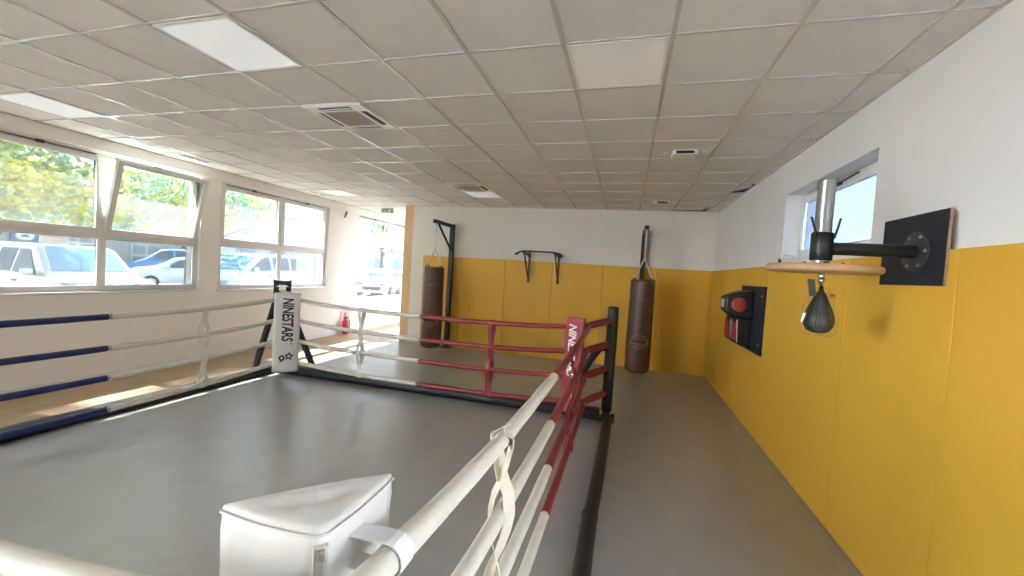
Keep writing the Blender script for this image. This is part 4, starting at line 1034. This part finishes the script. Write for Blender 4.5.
tree(-15.5, 21.0, 9.0, 3.4, 'pale leafy tree outside the far window', 5, 7000, m='leaf2', zb=2.3)
tree(-14.0, -4.6, 17.0, 2.9, 'added unseen tall tree shading the glazing left of the first window', 6, 22000, zb=5.0)  # out of view, added to shade the rear-left windows
tree(-14.3, -8.6, 17.0, 3.1, 'added unseen tree farthest left, keeping sun off the rear glazing', 7, 22000, zb=4.0)  # unseen too, its height chosen to block sun indoors
tree(-24.5, 7.5, 9.0, 3.4, 'large pale tree in the background behind the white van', 8, 8000, m='leaf2', zb=2.6)
tree(-22.5, 15.2, 9.0, 3.4, 'large pale tree in the background above the white hatchback', 9, 8000, m='leaf2', zb=2.7)

# ------------------------------------------------------------------ light
w = bpy.data.worlds.new('World'); scn.world = w; w.use_nodes = True
nt = w.node_tree; nt.nodes.clear()
out = nt.nodes.new('ShaderNodeOutputWorld'); bg = nt.nodes.new('ShaderNodeBackground')
tc = nt.nodes.new('ShaderNodeTexCoord'); sp = nt.nodes.new('ShaderNodeSeparateXYZ'); rp = nt.nodes.new('ShaderNodeValToRGB')
nt.links.new(tc.outputs['Generated'], sp.inputs[0]); nt.links.new(sp.outputs['Z'], rp.inputs['Fac'])
rp.color_ramp.elements[0].position = 0.0; rp.color_ramp.elements[0].color = (0.90, 0.95, 1.0, 1)
rp.color_ramp.elements[1].position = 0.6; rp.color_ramp.elements[1].color = (0.60, 0.78, 1.0, 1)
nt.links.new(rp.outputs['Color'], bg.inputs['Color']); nt.links.new(bg.outputs[0], out.inputs['Surface'])
SKY = 13.5
bg.inputs['Strength'].default_value = SKY
sun = bpy.data.lights.new('sun', 'SUN'); sun.energy = 130.0; sun.angle = R(1.2); sun.color = (1.0, 0.95, 0.87)
so = bpy.data.objects.new('sun', sun); COL.objects.link(so)
so.rotation_euler = Vector((math.cos(R(57)), 0.08, -math.sin(R(57)))).to_track_quat('-Z', 'Y').to_euler()

# ------------------------------------------------------------------ camera
cam = bpy.data.cameras.new('camera'); co = bpy.data.objects.new('camera', cam); COL.objects.link(co)
cam.sensor_width = 36; cam.lens = 411.163/1024*36; cam.clip_start = 0.02; cam.clip_end = 300
yaw, pit, roll = 0.268870746, -0.0389235842, 0.0627025174
f = Vector((-math.sin(yaw)*math.cos(pit), math.cos(yaw)*math.cos(pit), math.sin(pit)))
r0 = Vector((math.cos(yaw), math.sin(yaw), 0)); u0 = r0.cross(f)
r_ = r0*math.cos(roll)+u0*math.sin(roll); u_ = -r0*math.sin(roll)+u0*math.cos(roll)
mw = Matrix.Identity(4)
for i in range(3): mw[i][0] = r_[i]; mw[i][1] = u_[i]; mw[i][2] = -f[i]
mw.translation = Vector((-0.15405, -2.40883, 1.71925))
co.matrix_world = mw
scn.camera = co

scn.view_settings.view_transform = 'Standard'; scn.view_settings.look = 'None'
scn.view_settings.exposure = 2.25; scn.view_settings.gamma = 1.0; scn.view_settings.use_curve_mapping = False
scn.cycles.use_denoising = True
scn.cycles.max_bounces = 10; scn.cycles.diffuse_bounces = 6; scn.cycles.transparent_max_bounces = 16
scn.cycles.sample_clamp_indirect = 6.0
scn.cycles.caustics_reflective = False; scn.cycles.caustics_refractive = False
